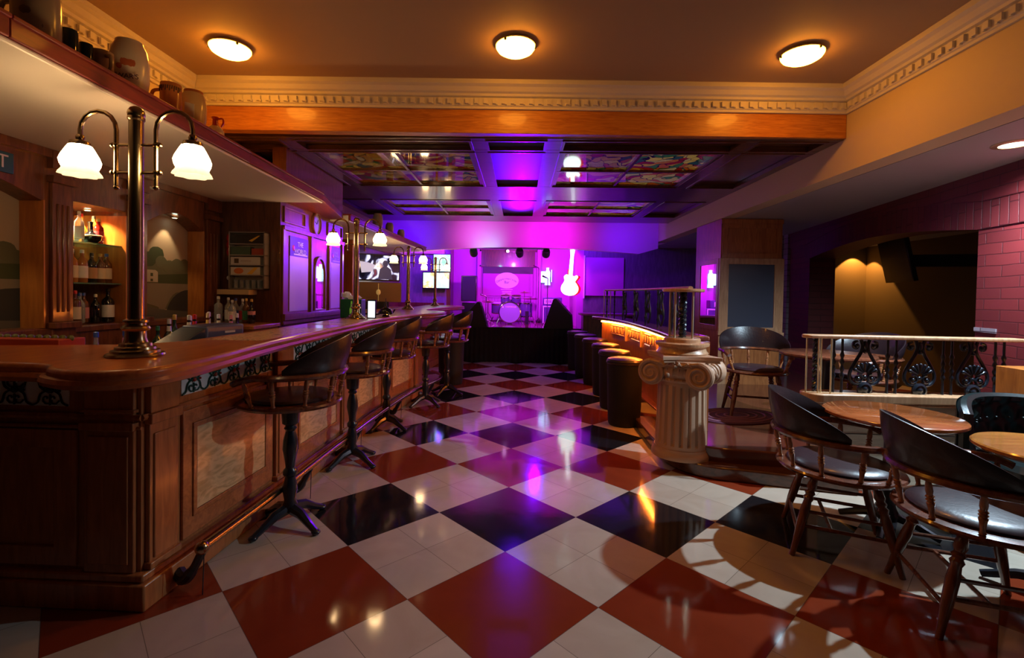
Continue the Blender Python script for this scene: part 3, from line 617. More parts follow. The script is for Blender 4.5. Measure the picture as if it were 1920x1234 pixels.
# ------------------------------------------------------------------ bow-back seats: ring, spindles, leather crest
def crest(g, zb, h, r0, r1, A, th=.028, n=36, m=6, tilt=.0):
    def f(side):
        def fn(u, v):
            a = math.radians(-A+2*A*u); k = max(0, math.cos(a*90/A*PI/180*0+a/math.radians(A)*PI/2)); hh = h*(.12+.88*k**.75)
            z = zb+hh*v; r = r0+(r1-r0)*(v*hh/h)+(side*th*math.sin(PI*min(1, .12+v*.88))**.5*.5 if side else 0)
            return (r*math.cos(a), r*math.sin(a)*1.0, z)
        return fn
    vs = []
    for i in range(n+1):
        u = i/n; a = math.radians(-A+2*A*u); k = max(0, math.cos((2*u-1)*PI/2)); hh = h*(.14+.86*k**.8); e = min(1, 6*u, 6*(1-u))**.5*th/2
        for q in range(2*m+2):
            if q <= m: v = q/m; sd = 1
            else: v = 1-(q-m-1)/m; sd = -1
            edge = math.sin(PI*(.1+.8*v))
            r = r0+(r1-r0)*(v*hh/h)+sd*e*edge
            vs.append((r*math.cos(a), r*math.sin(a), zb+hh*v+.004*(1-edge)))
    K = 2*m+2; fs = []
    for i in range(n):
        for q in range(K): fs.append((i*K+q, (i+1)*K+q, (i+1)*K+(q+1) % K, i*K+(q+1) % K))
    fs += [tuple(range(K))[::-1], tuple(range(n*K, (n+1)*K))]
    return g.add(vs, fs)
def arm_ring(g, zb, r, A, rise=.0, t=.018, w=1.5):
    pts = [(r*math.cos(math.radians(a)), r*math.sin(math.radians(a)), zb) for a in range(-int(A), int(A)+1, 6)]
    e0 = Vector(pts[0]); e1 = Vector(pts[-1])
    pts = [tuple(e0+V3(-.11, .02, -.03)), tuple(e0+V3(-.06, .0, -.008))]+pts+[tuple(e1+V3(-.06, 0, -.008)), tuple(e1+V3(-.11, -.02, -.03))]
    return g.tube(cr(pts, 2), t, 8, flat=w)
SP = [(.008, 0), (.010, .02), (.013, .05), (.009, .10), (.012, .30), (.016, .42), (.011, .46), (.017, .50), (.011, .54), (.017, .58), (.011, .62), (.014, .72), (.012, .88), (.008, 1)]
def spindle(p0, p1, k=1.0):
    p0 = Vector(p0); p1 = Vector(p1); d = p1-p0; L = d.length
    M = Matrix.Translation(p0) @ d.to_track_quat('Z', 'Y').to_matrix().to_4x4()
    return MB().lathe([(r*k, z*L) for r, z in SP], n=10, M=M)
def bow_top(t, zs, zb, h, r):
    MB().lathe([(0, -.032), (r*.80, -.034), (r*.98, -.024), (r*1.02, -.010), (r*1.0, .0), (r*.86, .006), (0, .004)], c=(0, 0, zs), n=40).build('seat', m_chair, t)
    MB().lathe([(r*.82, 0), (r*.84, .012), (r*.80, .024), (r*.6, .032), (0, .034)], c=(0, 0, zs+.004), n=32).build('seat_pad', m_seat, t)
    arm_ring(MB(), zb-.012, r*1.04, 116).build('arm_rail', m_chair, t)
    crest(MB(), zb-.004, h, r*1.03, r*1.17, 90).build('backrest', m_leath, t)
    for a in (-128, -100, -66, -34, 0, 34, 66, 100, 128):
        ar = math.radians(a); c, s = math.cos(ar), math.sin(ar)
        if abs(a) > 116: e = (r*1.04*math.cos(math.radians(116))-.06, math.copysign(r*1.04*math.sin(math.radians(116)), a), zb-.03)
        else: e = (r*1.04*c, r*1.04*s, zb-.02)
        spindle((r*.93*c, r*.93*s, zs), e).build('spindle', m_spin, t)
def bar_stool(loc, rz, label):
    t = thing('bar_stool', loc, label, 'bar stool', rz, 'bow-backed bar stools')
    bow_top(t, .745, .922, .205, .285)
    MB().lathe([(0, .715), (.075, .715), (.078, .70), (.05, .69), (.050, .66), (.046, .60), (.026, .585), (.036, .57), (.026, .555), (.040, .50), (.044, .45), (.030, .38), (.026, .34), (.040, .32), (.040, .30), (.028, .285), (.038, .24), (.042, .21), (.032, .15), (.046, .12), (.05, .09), (.0, .08)][::-1], n=20).build('pedestal', m_iron, t)
    for k in range(4):
        a = math.radians(45+90*k); c, s = math.cos(a), math.sin(a)
        MB().tube([(.02*c, .02*s, .10), (.10*c, .10*s, .085), (.17*c, .17*s, .045), (.225*c, .225*s, .018)], [.034, .028, .02, .017], 8).ball((.228*c, .228*s, .016), .022, 8, sc3=(1.2, 1.2, .7)).build('foot', m_iron, t)
    return t
S0 = bar_stool((-1.325, 2.72, 0), .30, 'nearest bow-backed bar stool, standing by the first burl panel of the bar')
st = [((-1.32, 3.74), .3, 'second bow-backed bar stool from the near end of the bar'), ((-1.325, 4.74), .35, 'third bow-backed bar stool along the bar, opposite the beer tap'), ((-1.13, 5.75), .15, 'fourth bow-backed bar stool, by the rounded nose of the bar'), ((-.97, 6.42), .35, 'farthest bow-backed bar stool, with bright light along its back')]
for (x, y), rz, lb in st: dup(S0, (x, y, 0), rz, lb)
# ================================================================== RIGHT SIDE: column, rails, chairs, tables
def spiral(g, c, u, v, r0, turns, w, th, hand=1, n=40, mi=0):
    # tapering scroll in the plane (u, v) around c
    u = Vector(u); v = Vector(v); nrm = u.cross(v); pts = []; rr = []
    for i in range(n+1):
        f = i/n; a = PI/2+hand*2*PI*turns*f; r = r0*(1-f)**1.0*.93+.006
        pts.append(Vector(c)+u*math.cos(a)*r+v*math.sin(a)*r); rr.append(th*(1-f*.7))
    return g.tube(pts, rr, 6, mi=mi)
t = thing('carved_column', (1.325, 3.90, .10), 'short fluted wooden column with scrolled Ionic capital standing on the curved step', 'column')
nf = 20
MB().lathe([(.225, 0), (.225, .03), (.215, .045), (.205, .06), (.205, .075)], n=40).build('base', m_carve, t)
def flu(th, z):
    return 1-.10*max(0, math.cos(nf*th/1.0))**.7 if .11 < z < .575 else 1
MB().lathe([(.200, .05), (.198, .085), (.197, .105), (.197, .12), (.190, .35), (.185, .565), (.185, .58), (.187, .60), (.185, .615)], n=160, rf=flu).build('shaft', m_carve, t)
g = MB(); g.lathe([(.185, .60), (.198, .61), (.200, .622), (.190, .632), (.192, .645), (.206, .66), (.214, .69), (.205, .72), (.18, .73)], n=40)
for i in range(40): g.ball((.196*math.cos(i*PI/20), .196*math.sin(i*PI/20), .622), .010, 6)
for i in range(14):                                 # egg and dart
    a = i*2*PI/14; g.ball((.205*math.cos(a), .205*math.sin(a), .688), .032, 10, sc3=(.55, .55, 1.05))
    a += PI/14; g.tube([(.21*math.cos(a), .21*math.sin(a), .715), (.205*math.cos(a), .205*math.sin(a), .66)], [.008, .003], 6)
g.build('echinus', m_carve, t)
g = MB(); hw = .225
ab = []
for q in range(4):                                  # abacus with concave sides
    for i in range(8):
        f = i/8; a = q*PI/2; x = hw*(1-2*f); y = hw-.045*math.sin(PI*f); ab.append((x*math.cos(a)-y*math.sin(a), x*math.sin(a)+y*math.cos(a)))
g.prism(ab, .785, .815); g.prism([(x*.955, y*.955) for x, y in ab], .765, .785); g.build('abacus', m_carve, t, bevel=.004)
g = MB(); RV = RZ(-.62)
for f_ in (0, 1):
    R = RV @ RZ(PI*f_)
    for s in (-1, 1):
        c = (s*.185, -.205, .672); gg = MB(); gg.M = R
        spiral(gg, (c[0], c[1]-.004, c[2]), (1, 0, 0), (0, 0, 1), .095, 2.25, 0, .0165, -s, 56)
        gg.lathe([(0, -.004), (.098, -.002), (.104, .004), (.104, .03), (.088, .06), (.070, .12), (.062, .205)], n=32, M=R @ T(*c) @ RX(-PI/2)); gg.ball((c[0], c[1]-.006, c[2]), .020, 10, sc3=(1, .8, 1)); g.add(gg.v, gg.f)
        for k in range(3): gg = MB(); gg.M = R; gg.tube([(c[0]+.085*math.cos(a*PI/10)*(1-.12*k), -.12+.045*k, c[2]+.085*math.sin(a*PI/10)*(1-.12*k)) for a in range(20)], .009, 6, closed=True); g.add(gg.v, gg.f)
    gg = MB(); gg.M = R
    gg.tube(cr([(-.185, -.212, .768), (-.09, -.208, .752), (0, -.205, .742), (.09, -.208, .752), (.185, -.212, .768)], 3), .013, 6)
    gg.prism([(-.2, .700), (-.12, .722), (0, .712), (.12, .722), (.2, .700), (.2, .77), (-.2, .77)], -.01, .20, M=R @ T(0, -.008, 0) @ RX(PI/2))
    for s in (-1, 1):
        for k in range(4): gg.ball((s*(.05+.026*k), -.215, .750-.014*(k % 2)), .013, 6, sc3=(1.4, .8, 1))
        gg.tube(cr([(s*.035, -.215, .765), (s*.07, -.22, .735), (s*.10, -.215, .765), (s*.13, -.218, .742)], 3), .006, 5)
    gg.lathe([(.0, 0), (.026, .002), (.03, .01), (.012, .014), (.010, .02), (0, .022)], n=20, M=R @ T(0, -.208, .760) @ RX(PI/2), rf=lambda th, z: 1+.22*math.cos(5*th)); g.add(gg.v, gg.f)
g.build('volutes', m_carve, t)
t = thing('newel_stand', (1.325, 3.92, .915), 'round wooden plinth with brass rods and twisted iron post on the carved column', 'stand')
MB().lathe([(.0, 0), (.195, 0), (.200, .012), (.185, .03), (.180, .05), (.19, .062), (.205, .07), (.207, .088), (.198, .094), (.14, .095), (.14, .12), (.132, .13), (0, .13)], n=48).build('plinth', m_pine, t)
g = MB()
for a in (20, 75, 160, 215, 300): g.lathe([(.0085, .128), (.0085, .50)], c=(.098*math.cos(math.radians(a)), .098*math.sin(math.radians(a)), 0), n=8)
g.build('brass_rods', m_brass2, t)
g = MB()
for k in range(2): g.tube([(.016*math.cos(i*.7+k*PI), .016*math.sin(i*.7+k*PI), .13+.37*i/46) for i in range(47)], .017, 7)
g.build('twisted_post', m_iron, t)
MB().lathe([(0, .498), (.155, .498), (.162, .505), (.162, .518), (.155, .524), (0, .524)], n=48).build('top_disc', m_pine, t)
# curved counter beyond the column, orange light under its edge
cu = cr([(1.34, 4.30), (1.38, 4.8), (1.42, 5.6), (1.42, 6.4), (1.34, 7.1), (1.20, 7.6), (1.2, 7.8), (1.5, 7.9)], 5); ci = [(1.66, 7.9), (1.66, 4.2)]
t = thing('curved_counter', (0, 0, 0), 'curved drinks counter lit orange under its edge, row of round black stools in front', 'counter')
MB().prism(cu+ci, .99, 1.035).build('top', wood('counter_purple_wood', (.30, .09, .07), (.18, .05, .04), (9, 1.2, 9), .22, .5), t, bevel=.014)
fr = cr([(1.49, 4.25), (1.50, 5.0), (1.52, 6.0), (1.50, 6.8), (1.42, 7.3), (1.30, 7.55)], 4)
MB().prism(fr+[(1.66, 7.8), (1.66, 4.2)], 0, .985).build('front_panel', m_base, t)
g = MB(); g.tube([(x-.030, y, .968) for x, y in fr[1:-1]], .013, 6, flat=1.4); g.build('light_strip', mat('orange_light_strip', (1, .5, .1), .4, emit=(1, .27, .03), es=75), t)
for y0 in (4.5, 5.25, 6.0, 6.75):
    g = MB(); xd = min(fr, key=lambda q: abs(q[1]-y0))[0]; g.box(xd-.025, xd+.01, y0-.07, y0-.02, .74, .955)
    q = [p for p in fr if y0 <= p[1] <= y0+.62]
    if len(q) > 1:
        for dz in (.80, .925): g.tube([(x-.010, y, dz) for x, y in q], .009, 5)
    for k in range(5):
        yy = y0+.06+k*.12; xx = min(fr, key=lambda p: abs(p[1]-yy))[0]; g.tube(cr([(xx-.012, yy-.05, .82), (xx-.014, yy-.03, .905), (xx-.012, yy, .865), (xx-.012, yy+.03, .82), (xx-.014, yy+.05, .905)], 3), .010, 5)
    g.build('fretwork', m_pine, t)
g = MB(); spiral(g, (1.47, 7.45, .87), (0, -1, 0), (0, 0, 1), .085, 2, 0, .02); g.build('scroll', m_pine, t)
# rail on top of the counter
t = thing('counter_railing', (0, 0, 1.035), 'low black iron railing on the curved counter, thin wooden handrail', 'railing')
rl = [(1.50, 4.25), (1.52, 5.2), (1.50, 6.2), (1.42, 7.2), (1.36, 7.6)]
MB().tube([(x, y, .42) for x, y in cr(rl, 4)], .014, 8, flat=1.5).build('handrail', m_pine, t)
for y in (4.8, 5.3, 5.8, 6.3, 6.8, 7.2, 7.55):
    x = min(cr(rl, 4), key=lambda p: abs(p[1]-y))[0]
    MB().lathe([(.008, 0), (.008, .06), (.014, .08), (.008, .10), (.008, .18), (.014, .20), (.008, .22), (.014, .25), (.008, .28), (.008, .34), (.014, .36), (.014, .40), (.008, .42)], c=(x, y, 0), n=8).build('baluster', m_iron, t)
for a, b in ((4.5, 4.8), (5.05, 5.3), (5.55, 5.8), (6.05, 6.3), (6.55, 6.8)):
    y = (a+b)/2; x = min(cr(rl, 4), key=lambda p: abs(p[1]-y))[0]
    g = MB()
    for s in (-1, 1): g.tube(cr([(x, y, .02), (x, y+s*.07, .08), (x, y+s*.09, .16), (x, y+s*.03, .28), (x, y+s*.05, .36), (x, y, .39)], 3), .010, 6)
    for k in range(5): g.ball((x, y+.025*(k-2), .18-.008*abs(k-2)), .03, 6, sc3=(.4, .3, 1))
    g.build('ornament', m_iron, t)
g = MB()
for x in (1.34, 1.39, 1.44): g.lathe([(.006, 0), (.006, .42)], c=(x, 7.62, 0), n=8)
g.build('brass_rods', m_brass2, t)
# black drum stools
def drum(loc, label):
    t = thing('drum_stool', loc, label, 'stool', group='round black upholstered stools')
    MB().lathe([(0, 0), (.155, 0), (.165, .02), (.175, .2), (.18, .45), (.185, .63), (.19, .65)], n=28).build('skirt', m_black, t)
    MB().lathe([(.19, .65), (.197, .658), (.195, .67), (.187, .672)], n=32).build('piping', m_leath, t)
    MB().lathe([(.187, .662), (.192, .685), (.180, .702), (.12, .714), (0, .718)], n=32).build('cushion', m_leath, t)
    return t
D0 = drum((1.135, 5.12, 0), 'nearest round black stool, its side seen left of the carved column')
for i, (x, y, lb) in enumerate([(1.17, 5.86, 'second round black stool from the carved column'), (1.20, 6.62, 'third round black stool from the carved column'), (1.17, 7.38, 'fourth round black stool from the carved column'), (1.13, 8.12, 'fifth round black stool, second from the stage end'), (1.08, 8.84, 'last round black stool of the row, closest to the stage')]): dup(D0, (x, y, 0), .3*i, lb)
dup(D0, (-1.02, 7.15, 0), 0, 'lone round black stool past the bar stools, left of the floor', scale=1.06)

# low wall with iron railing
t = thing('low_wall', (0, 3.50, 0), 'low planked wall, whitewashed, with a wooden sill under the iron railing', 'wall')
MB().box(2.18, 3.58, -.0, .12, 0, .63).build('planks', m_stone, t, bevel=.003)
g = MB(); g.box(2.18, 3.58, -.004, .0, .52, .524); g.box(2.18, 3.58, -.004, 0, .41, .414); g.box(2.18, 3.58, -.004, 0, .30, .304); g.build('grooves', m_black, t)
g = MB(); g.prism([(3.56, -.012), (3.56, .15)]+arc(2.17, .05, .10, 90, 270, 10), .635, .70); g.prism([(3.56, -.004), (3.56, .135)]+arc(2.17, .05, .085, 90, 270, 10), .615, .635); g.build('sill', m_pine, t, bevel=.012, seg=3)
t = thing('iron_railing', (0, 3.55, .70), 'black iron railing with three heart-and-palmette panels under a wooden handrail', 'railing')
g = MB(); g.prism([(3.58, -.045), (3.58, .045)]+arc(2.11, 0, .045, 90, 270, 8), .392, .418); g.build('handrail', m_pine, t, bevel=.008, seg=3)
BAL = [(.010, 0), (.008, .03), (.008, .10)]
for k in range(4): BAL += [(.008, .10+.05*k), (.0155, .122+.05*k), (.008, .145+.05*k)]
BAL += [(.008, .33), (.008, .392)]
for x in (2.29, 2.35, 2.67, 2.73, 3.06, 3.12, 3.42, 3.48):
    MB().lathe(BAL, c=(x, 0, 0), n=10).build('baluster', m_iron, t)
for x in (2.51, 2.895, 3.265):
    g = MB()
    for s in (-1, 1):
        P = [(x+s*.055, 0, .375), (x+s*.080, 0, .365), (x+s*.082, 0, .335), (x+s*.062, 0, .322), (x+s*.05, 0, .34), (x+s*.058, 0, .352)]
        g.tube(cr(P, 3), .010, 6)
        g.tube(cr([(x+s*.03, 0, .385), (x+s*.018, 0, .34), (x+s*.03, 0, .29), (x+s*.075, 0, .21), (x+s*.105, 0, .14), (x+s*.095, 0, .085), (x+s*.055, 0, .062), (x+s*.018, 0, .075)], 4), .0115, 7)
        spiral(g, (x+s*.048, -.004, .105), (1, 0, 0), (0, 0, 1), .030, 1.5, 0, .011, s, 16); g.ball((x+s*.048, -.008, .105), .012, 8)
        g.ball((x+s*.060, -.004, .342), .014, 8)
    g.ball((x, 0, .345), .022, 10, sc3=(1, .6, 1.5)); g.ball((x, 0, .30), .014, 8)
    for k in range(-3, 4):
        a = k*.38; g.tube([(x+.018*math.sin(a), -.006, .135+.018*math.cos(a)), (x+.075*math.sin(a), -.010, .135+.075*math.cos(a))], [.007, .013], 7); g.ball((x+.078*math.sin(a), -.010, .135+.078*math.cos(a)), .0135, 7)
    g.lathe([(0, 0), (.052, 0), (.052, .012), (.036, .020), (.034, .014), (.02, .016), (.012, .024), (0, .026)], n=24, M=T(x, .0, .028) @ RX(PI/2)); g.ball((x, 0, .115), .016, 8)
    g.build('ornament', m_iron, t)
g = MB()
for x, y in ((2.085, -.02), (2.15, -.055), (2.19, -.02), (2.235, -.06)): g.lathe([(.0055, 0), (.0055, .392)], c=(x, y, 0), n=8)
g.build('brass_rods', m_brass2, t)
g = MB()
for k in range(2): g.tube([(2.17+.009*math.cos(i*.8+k*PI), .02+.009*math.sin(i*.8+k*PI), .392*i/40) for i in range(41)], .010, 6)
g.build('twisted_post', m_iron, t)

# captain's chairs
def captain(loc, rz, label):
    t = thing('captain_chair', loc, label, 'chair', rz, "captain's chairs")
    bow_top(t, .452, .645, .215, .30)
    for sx, sy in ((1, 1), (1, -1), (-1, 1), (-1, -1)):
        p0 = Vector((.13*sx, .17*sy, .43)); p1 = Vector((.235*sx, .245*sy, 0)); d = p1-p0
        M = Matrix.Translation(p0) @ d.to_track_quat('Z', 'Y').to_matrix().to_4x4(); L = d.length
        MB().lathe([(r, z*L) for r, z in [(.016, 0), (.02, .08), (.025, .16), (.018, .20), (.026, .23), (.018, .26), (.026, .29), (.019, .33), (.024, .45), (.022, .65), (.016, .85), (.014, 1)]], n=12, M=M).build('leg', m_chair, t)
    g = MB()
    for sy in (-1, 1):
        g.tube([(.20*1, .218*sy, .16), (-.20, .218*sy, .16)], [.010, .010], 7); g.tube([(.182, .205*sy, .235), (-.182, .205*sy, .235)], .009, 7)
    g.tube([(0.06, .218, .16), (.06, -.218, .16)], .010, 7); g.tube([(.21, .22, .13), (.21, -.22, .13)], .010, 7)
    g.build('stretcher', m_chair, t)
    return t
K0 = captain((1.80, 2.72, 0), PI-.42, "captain's chair drawn up to the far round table, under the railing")
dup(K0, (2.03, 2.15, 0), PI-.30, "nearest captain's chair, dark back filling the lower right corner")
dup(K0, (2.36, 4.85, .21), PI/2-.25, "captain's chair on the raised floor in front of the wood-clad column")
dup(K0, (3.15, 4.55, .21), .3, "captain's chair behind the iron railing, at the dark round table")
def round_table(loc, r, h, label, gl):
    t = thing('round_table', loc, label, 'table', group='round pub tables')
    MB().lathe([(0, h-.035), (r*.9, h-.035), (r*.96, h-.030), (r, h-.018), (r*.995, h-.006), (r*.97, h), (0, h)], n=64).build('tabletop', gl, t)
    MB().lathe([(.0, .06), (.05, .06), (.06, .09), (.04, .14), (.032, .2), (.045, .3), (.032, .4), (.028, h-.12), (.06, h-.06), (.12, h-.036), (0, h-.036)], n=20).build('pedestal', m_iron, t)
    for k in range(4):
        a = PI/4+k*PI/2; c, s = math.cos(a), math.sin(a)
        MB().tube([(.02*c, .02*s, .09), (.12*c, .12*s, .07), (.24*c, .24*s, .02)], [.03, .024, .018], 8).build('foot', m_iron, t)
    return t
m_tt = wood('table_top_wood', (.50, .15, .045), (.34, .085, .025), (1.4, 9, 9), .13, .8)
m_tt2 = wood('amber_table_top_wood', (.62, .25, .05), (.46, .16, .03), (1.4, 9, 9), .16, .8)
round_table((2.235, 2.93, 0), .345, .70, 'round glossy table between the railing and the near chairs', m_tt)
round_table((2.50, 2.28, 0), .30, .70, 'round amber table cut by the right edge of the view', m_tt2)
round_table((2.66, 4.22, .21), .36, .70, 'dark round table on the raised floor behind the railing', m_chair)
# button-back booth
t = thing('booth_seat', (3.17, 2.78, 0), 'bottle green leather armchair with buttoned back, behind the amber table', 'armchair', .1)
def bk(u, v):
    a = math.radians(38+104*u); r = .50+.03*math.sin(PI*v); z = .42+.34*v; tuft = .016*math.cos(u*2*PI*7)*math.cos(v*PI*3)
    return ((r-.06+tuft)*math.cos(a), (r-.06+tuft)*math.sin(a), z-(.16*abs(math.cos(a))**4)*v)
def bko(u, v):
    a = math.radians(38+104*u); r = .52; z = .10+.66*v
    return (r*math.cos(a), r*math.sin(a), z-(.16*abs(math.cos(a))**4)*v)
g = MB(); g.grid(bk, 60, 16); g.grid(bko, 40, 6)
g.tube([(.48*math.cos(math.radians(a)), .48*math.sin(math.radians(a)), .42)  for a in (34, 36)]+[(.48*math.cos(math.radians(a)), .48*math.sin(math.radians(a)), .745-.16*abs(math.cos(math.radians(a)))**4) for a in range(38, 143, 4)]+[(.48*math.cos(math.radians(a)), .48*math.sin(math.radians(a)), .42)  for a in (144, 146)], .036, 8)
g.build('backrest', m_green, t)
g = MB()
for r_ in range(2):
    for k in range(9):
        a = math.radians(44+11*k+5*r_); g.ball((.425*math.cos(a), .425*math.sin(a), .52+.11*r_), .008, 6)
g.build('buttons', m_green, t)
MB().lathe([(0, .30), (.28, .30), (.31, .33), (.31, .40), (.28, .435), (0, .445)], c=(0, .10, 0), n=36).build('seat_cushion', m_green, t)
MB().lathe([(0, 0), (.26, 0), (.28, .30), (0, .30)], c=(0, .10, 0), n=24).build('base', m_black, t)
t = thing('wood_cabinet', (3.20, 3.30, 0), 'low orange-brown wooden cabinet at the end of the railing, right edge', 'cabinet')
box(.16, .50, -.02, .18, 0, .93).build('body', m_jamb, t, bevel=.004)
g = MB(); g.ring([(.17, .66), (.50, .66), (.50, .92), (.17, .92)], [(.22, .72), (.44, .72), (.44, .86), (.22, .86)], 0, .012, M=T(0, -.02, 0) @ RX(PI/2)); g.build('panel_frame', m_jamb, t, bevel=.003)
# ================================================================== CEILING LAMPS
def dome(loc, label):
    t = thing('ceiling_lamp', loc, label, 'ceiling lamp', group='round ceiling dome lamps')
    MB().lathe([(0, 0), (.120, 0), (.125, -.012), (.138, -.020), (.138, -.026), (.10, -.022), (0, -.020)][::-1], n=40).build('rim', m_brass2, t)
    MB().lathe([(.130, -.024), (.134, -.032), (.122, -.050), (.095, -.066), (.05, -.076), (0, -.079)], n=40).build('glass_dome', m_dome, t)
    for k in range(3): MB().ball((.133*math.cos(k*2.09+1.4), .133*math.sin(k*2.09+1.4), -.030), .010, 8).build('clip', m_iron, t)
    return t
Z0 = dome((-2.08, 3.33, 3.10), 'round ceiling dome lamp above the bar, left one of three')
dup(Z0, (-.06, 3.31, 3.10), .7, 'round ceiling dome lamp in the middle of the plaster ceiling')
dup(Z0, (1.935, 3.43, 3.10), 1.6, 'round ceiling dome lamp near the right-hand cornice')
def downlight(loc, label, r, m, spot=None, M=None):
    t = thing('recessed_downlight', loc, label, 'downlight')
    MB().lathe([(r*.82, 0), (r*1.15, 0), (r*1.15, -.006), (r*.82, -.010)], n=28, cap=False).ring([(r*.83*math.cos(a*PI/8), r*.83*math.sin(a*PI/8)) for a in range(16)], [(r*.8*math.cos(a*PI/8), r*.8*math.sin(a*PI/8)) for a in range(16)], -.01, .0).build('trim_ring', m_brass2, t)
    MB().lathe([(r*.82, -.002), (r*.7, -.008), (0, -.010)], n=28, cap=False).build('lens', m, t)
    return t
m_dl = mat('lit_downlight_lens', (1, 1, .95), .3, emit=(1, .85, .5), es=6)
m_dlc = mat('lit_halogen_lens', (1, 1, .95), .3, emit=(.8, 1, .9), es=10)
downlight((3.265, 3.315, 2.43), 'round recessed downlight glowing in the right-hand soffit', .10, m_dl)
downlight((-2.83, 3.80, 1.955), 'tiny halogen light above the painted landscape with the bridge', .022, m_dlc)
lamp('niche_halogen', 'SPOT', (-2.81, 3.78, 1.94), (-2.885, 3.74, 1.3), 5, (1, .72, .38), .008, 75, .5)
downlight((-2.80, 2.06, 1.975), 'tiny halogen light above the left landscape painting', .022, m_dlc)
lamp('niche_halogen', 'SPOT', (-2.80, 2.10, 1.95), (-2.885, 2.25, 1.3), 5, (1, .75, .4), .008, 80, .5)
downlight((-2.93, 2.98, 1.898), 'left halogen light inside the bottle niche', .022, m_dlc)
downlight((-2.93, 3.12, 1.898), 'right halogen light inside the bottle niche', .022, m_dlc)
lamp('niche_halogen', 'SPOT', (-2.92, 2.97, 1.885), (-2.93, 2.99, 1.2), 50, (1, .8, .5), .01, 120, .6)
lamp('niche_halogen', 'SPOT', (-2.92, 3.12, 1.885), (-2.93, 3.14, 1.2), 32, (1, .62, .25), .01, 120, .6)
downlight((5.95, 8.60, 2.318), 'small bright downlight in the room behind the brick arch', .02, m_dl)
lamp('back_room_halogen', 'SPOT', (5.95, 8.60, 2.30), (5.97, 8.68, 1.2), 110, (1, .40, .08), .01, 86, .15)

# ================================================================== PICTURES, SIGNS
def mural(loc, ry, label, y0, y1):
    # painted landscape on the recessed panel, facing +x ; local y along the wall, z up
    t = thing('landscape_painting', loc, label, 'painting')
    m_sky = mat('painted_sky', (.42, .32, .22), .7); m_tr = mat('painted_trees', (.045, .06, .022), .8); m_tr2 = mat('painted_far_trees', (.11, .11, .06), .8)
    m_hs = mat('painted_house', (.40, .36, .28), .8); m_br = mat('painted_bridge', (.20, .17, .12), .8); m_wt = mat('painted_water', (.09, .085, .065), .6); m_dk = mat('painted_arch_shadow', (.03, .03, .03), .8)
    P = Matrix(((0, 0, 1, 0), (1, 0, 0, 0), (0, 1, 0, 0), (0, 0, 0, 1)))
    W = y1-y0; g = MB()
    g.prism([(y0, 1.13), (y1, 1.13), (y1, 2.02), (y0, 2.02)], -.02, 0, 0, P)
    rnd = random.Random(int(abs(y0)*100))
    bl = lambda cx, cz, r, mi, d: g.prism([(cx+r*(1+.12*rnd.random())*math.cos(a*.35), cz+r*.8*(1+.12*rnd.random())*math.sin(a*.35)) for a in range(18)], 0, d, mi, P)
    g.prism([(y0, 1.2), (y1, 1.2)]+[(y1-W*i/12, 1.56+.03*math.sin(i*1.9)+.02*rnd.random()) for i in range(13)], 0, .0015, 2, P)
    for q_, (cx, cz, r) in enumerate(((.30, 1.60, .07), (.42, 1.64, .075), (.5, 1.58, .06), (.62, 1.55, .06), (.78, 1.56, .07), (.92, 1.57, .06), (.12, 1.57, .07))): bl(y0+W*cx, cz, r, 1 if cx in (.42, .30) else 2, .0018+.0001*q_)
    g.prism([(y0+W*.45, 1.38), (y1, 1.38), (y1, 1.50), (y0+W*.45, 1.48)], 0, .0028, 1, P)
    g.prism([(y0+W*.02, 1.42), (y0+W*.44, 1.42), (y0+W*.44, 1.50), (y0+W*.40, 1.515), (y0+W*.02, 1.515)], 0, .003, 3, P)
    for k in range(3): g.box(y0+W*(.08+.12*k), y0+W*(.12+.12*k), 1.465, 1.49, 0, .0035, 1, P); g.box(y0+W*(.08+.12*k), y0+W*(.12+.12*k), 1.425, 1.445, 0, .0035, 1, P)
    g.prism([(y0, 1.30), (y0, 1.41), (y1, 1.41), (y1, 1.24), (y0+W*.8, 1.34)]+[(y0+W*(.8-.3*i/6), 1.34-.22*(i/6)**2) for i in range(1, 7)]+[(y0+W*.45, 1.22)], 0, .0032, 4, P)
    g.prism([(y1, 1.13), (y1, 1.36)]+[(y1-W*.42*math.sin(PI/2*i/8), 1.13+.23*math.cos(PI/2*i/8)) for i in range(1, 9)], 0, .004, 6, P)
    g.prism([(y0, 1.13), (y1, 1.13), (y1, 1.17), (y0+W*.5, 1.2), (y0, 1.26)], 0, .0045, 5, P)
    g.build('canvas', [m_sky, m_tr, m_tr2, m_hs, m_br, m_wt, m_dk], t, smooth=False)
mural((-2.895, 0, 0), 0, 'painted landscape with house and stone bridge in the arched recess', 3.42, 4.055)
mural((-2.895, 0, 0), 0, 'painted landscape in the arched recess at the left edge, mostly dark trees', 1.55, 2.66)
t = thing('exit_sign', (XL+.002, 2.385, 2.03), 'green sign with white letters high on the wall at the left edge', 'sign')
box(0, .012, -.16, .10, -.055, .055).build('sign_board', mat('exit_green', (.01, .09, .07), .4), t, bevel=.003)
text_mesh('lettering', 'EXIT', .10, mat('exit_letters', (.7, .62, .5), .5), t, T(.0125, -.03, 0) @ RZ(PI/2) @ RX(PI/2))
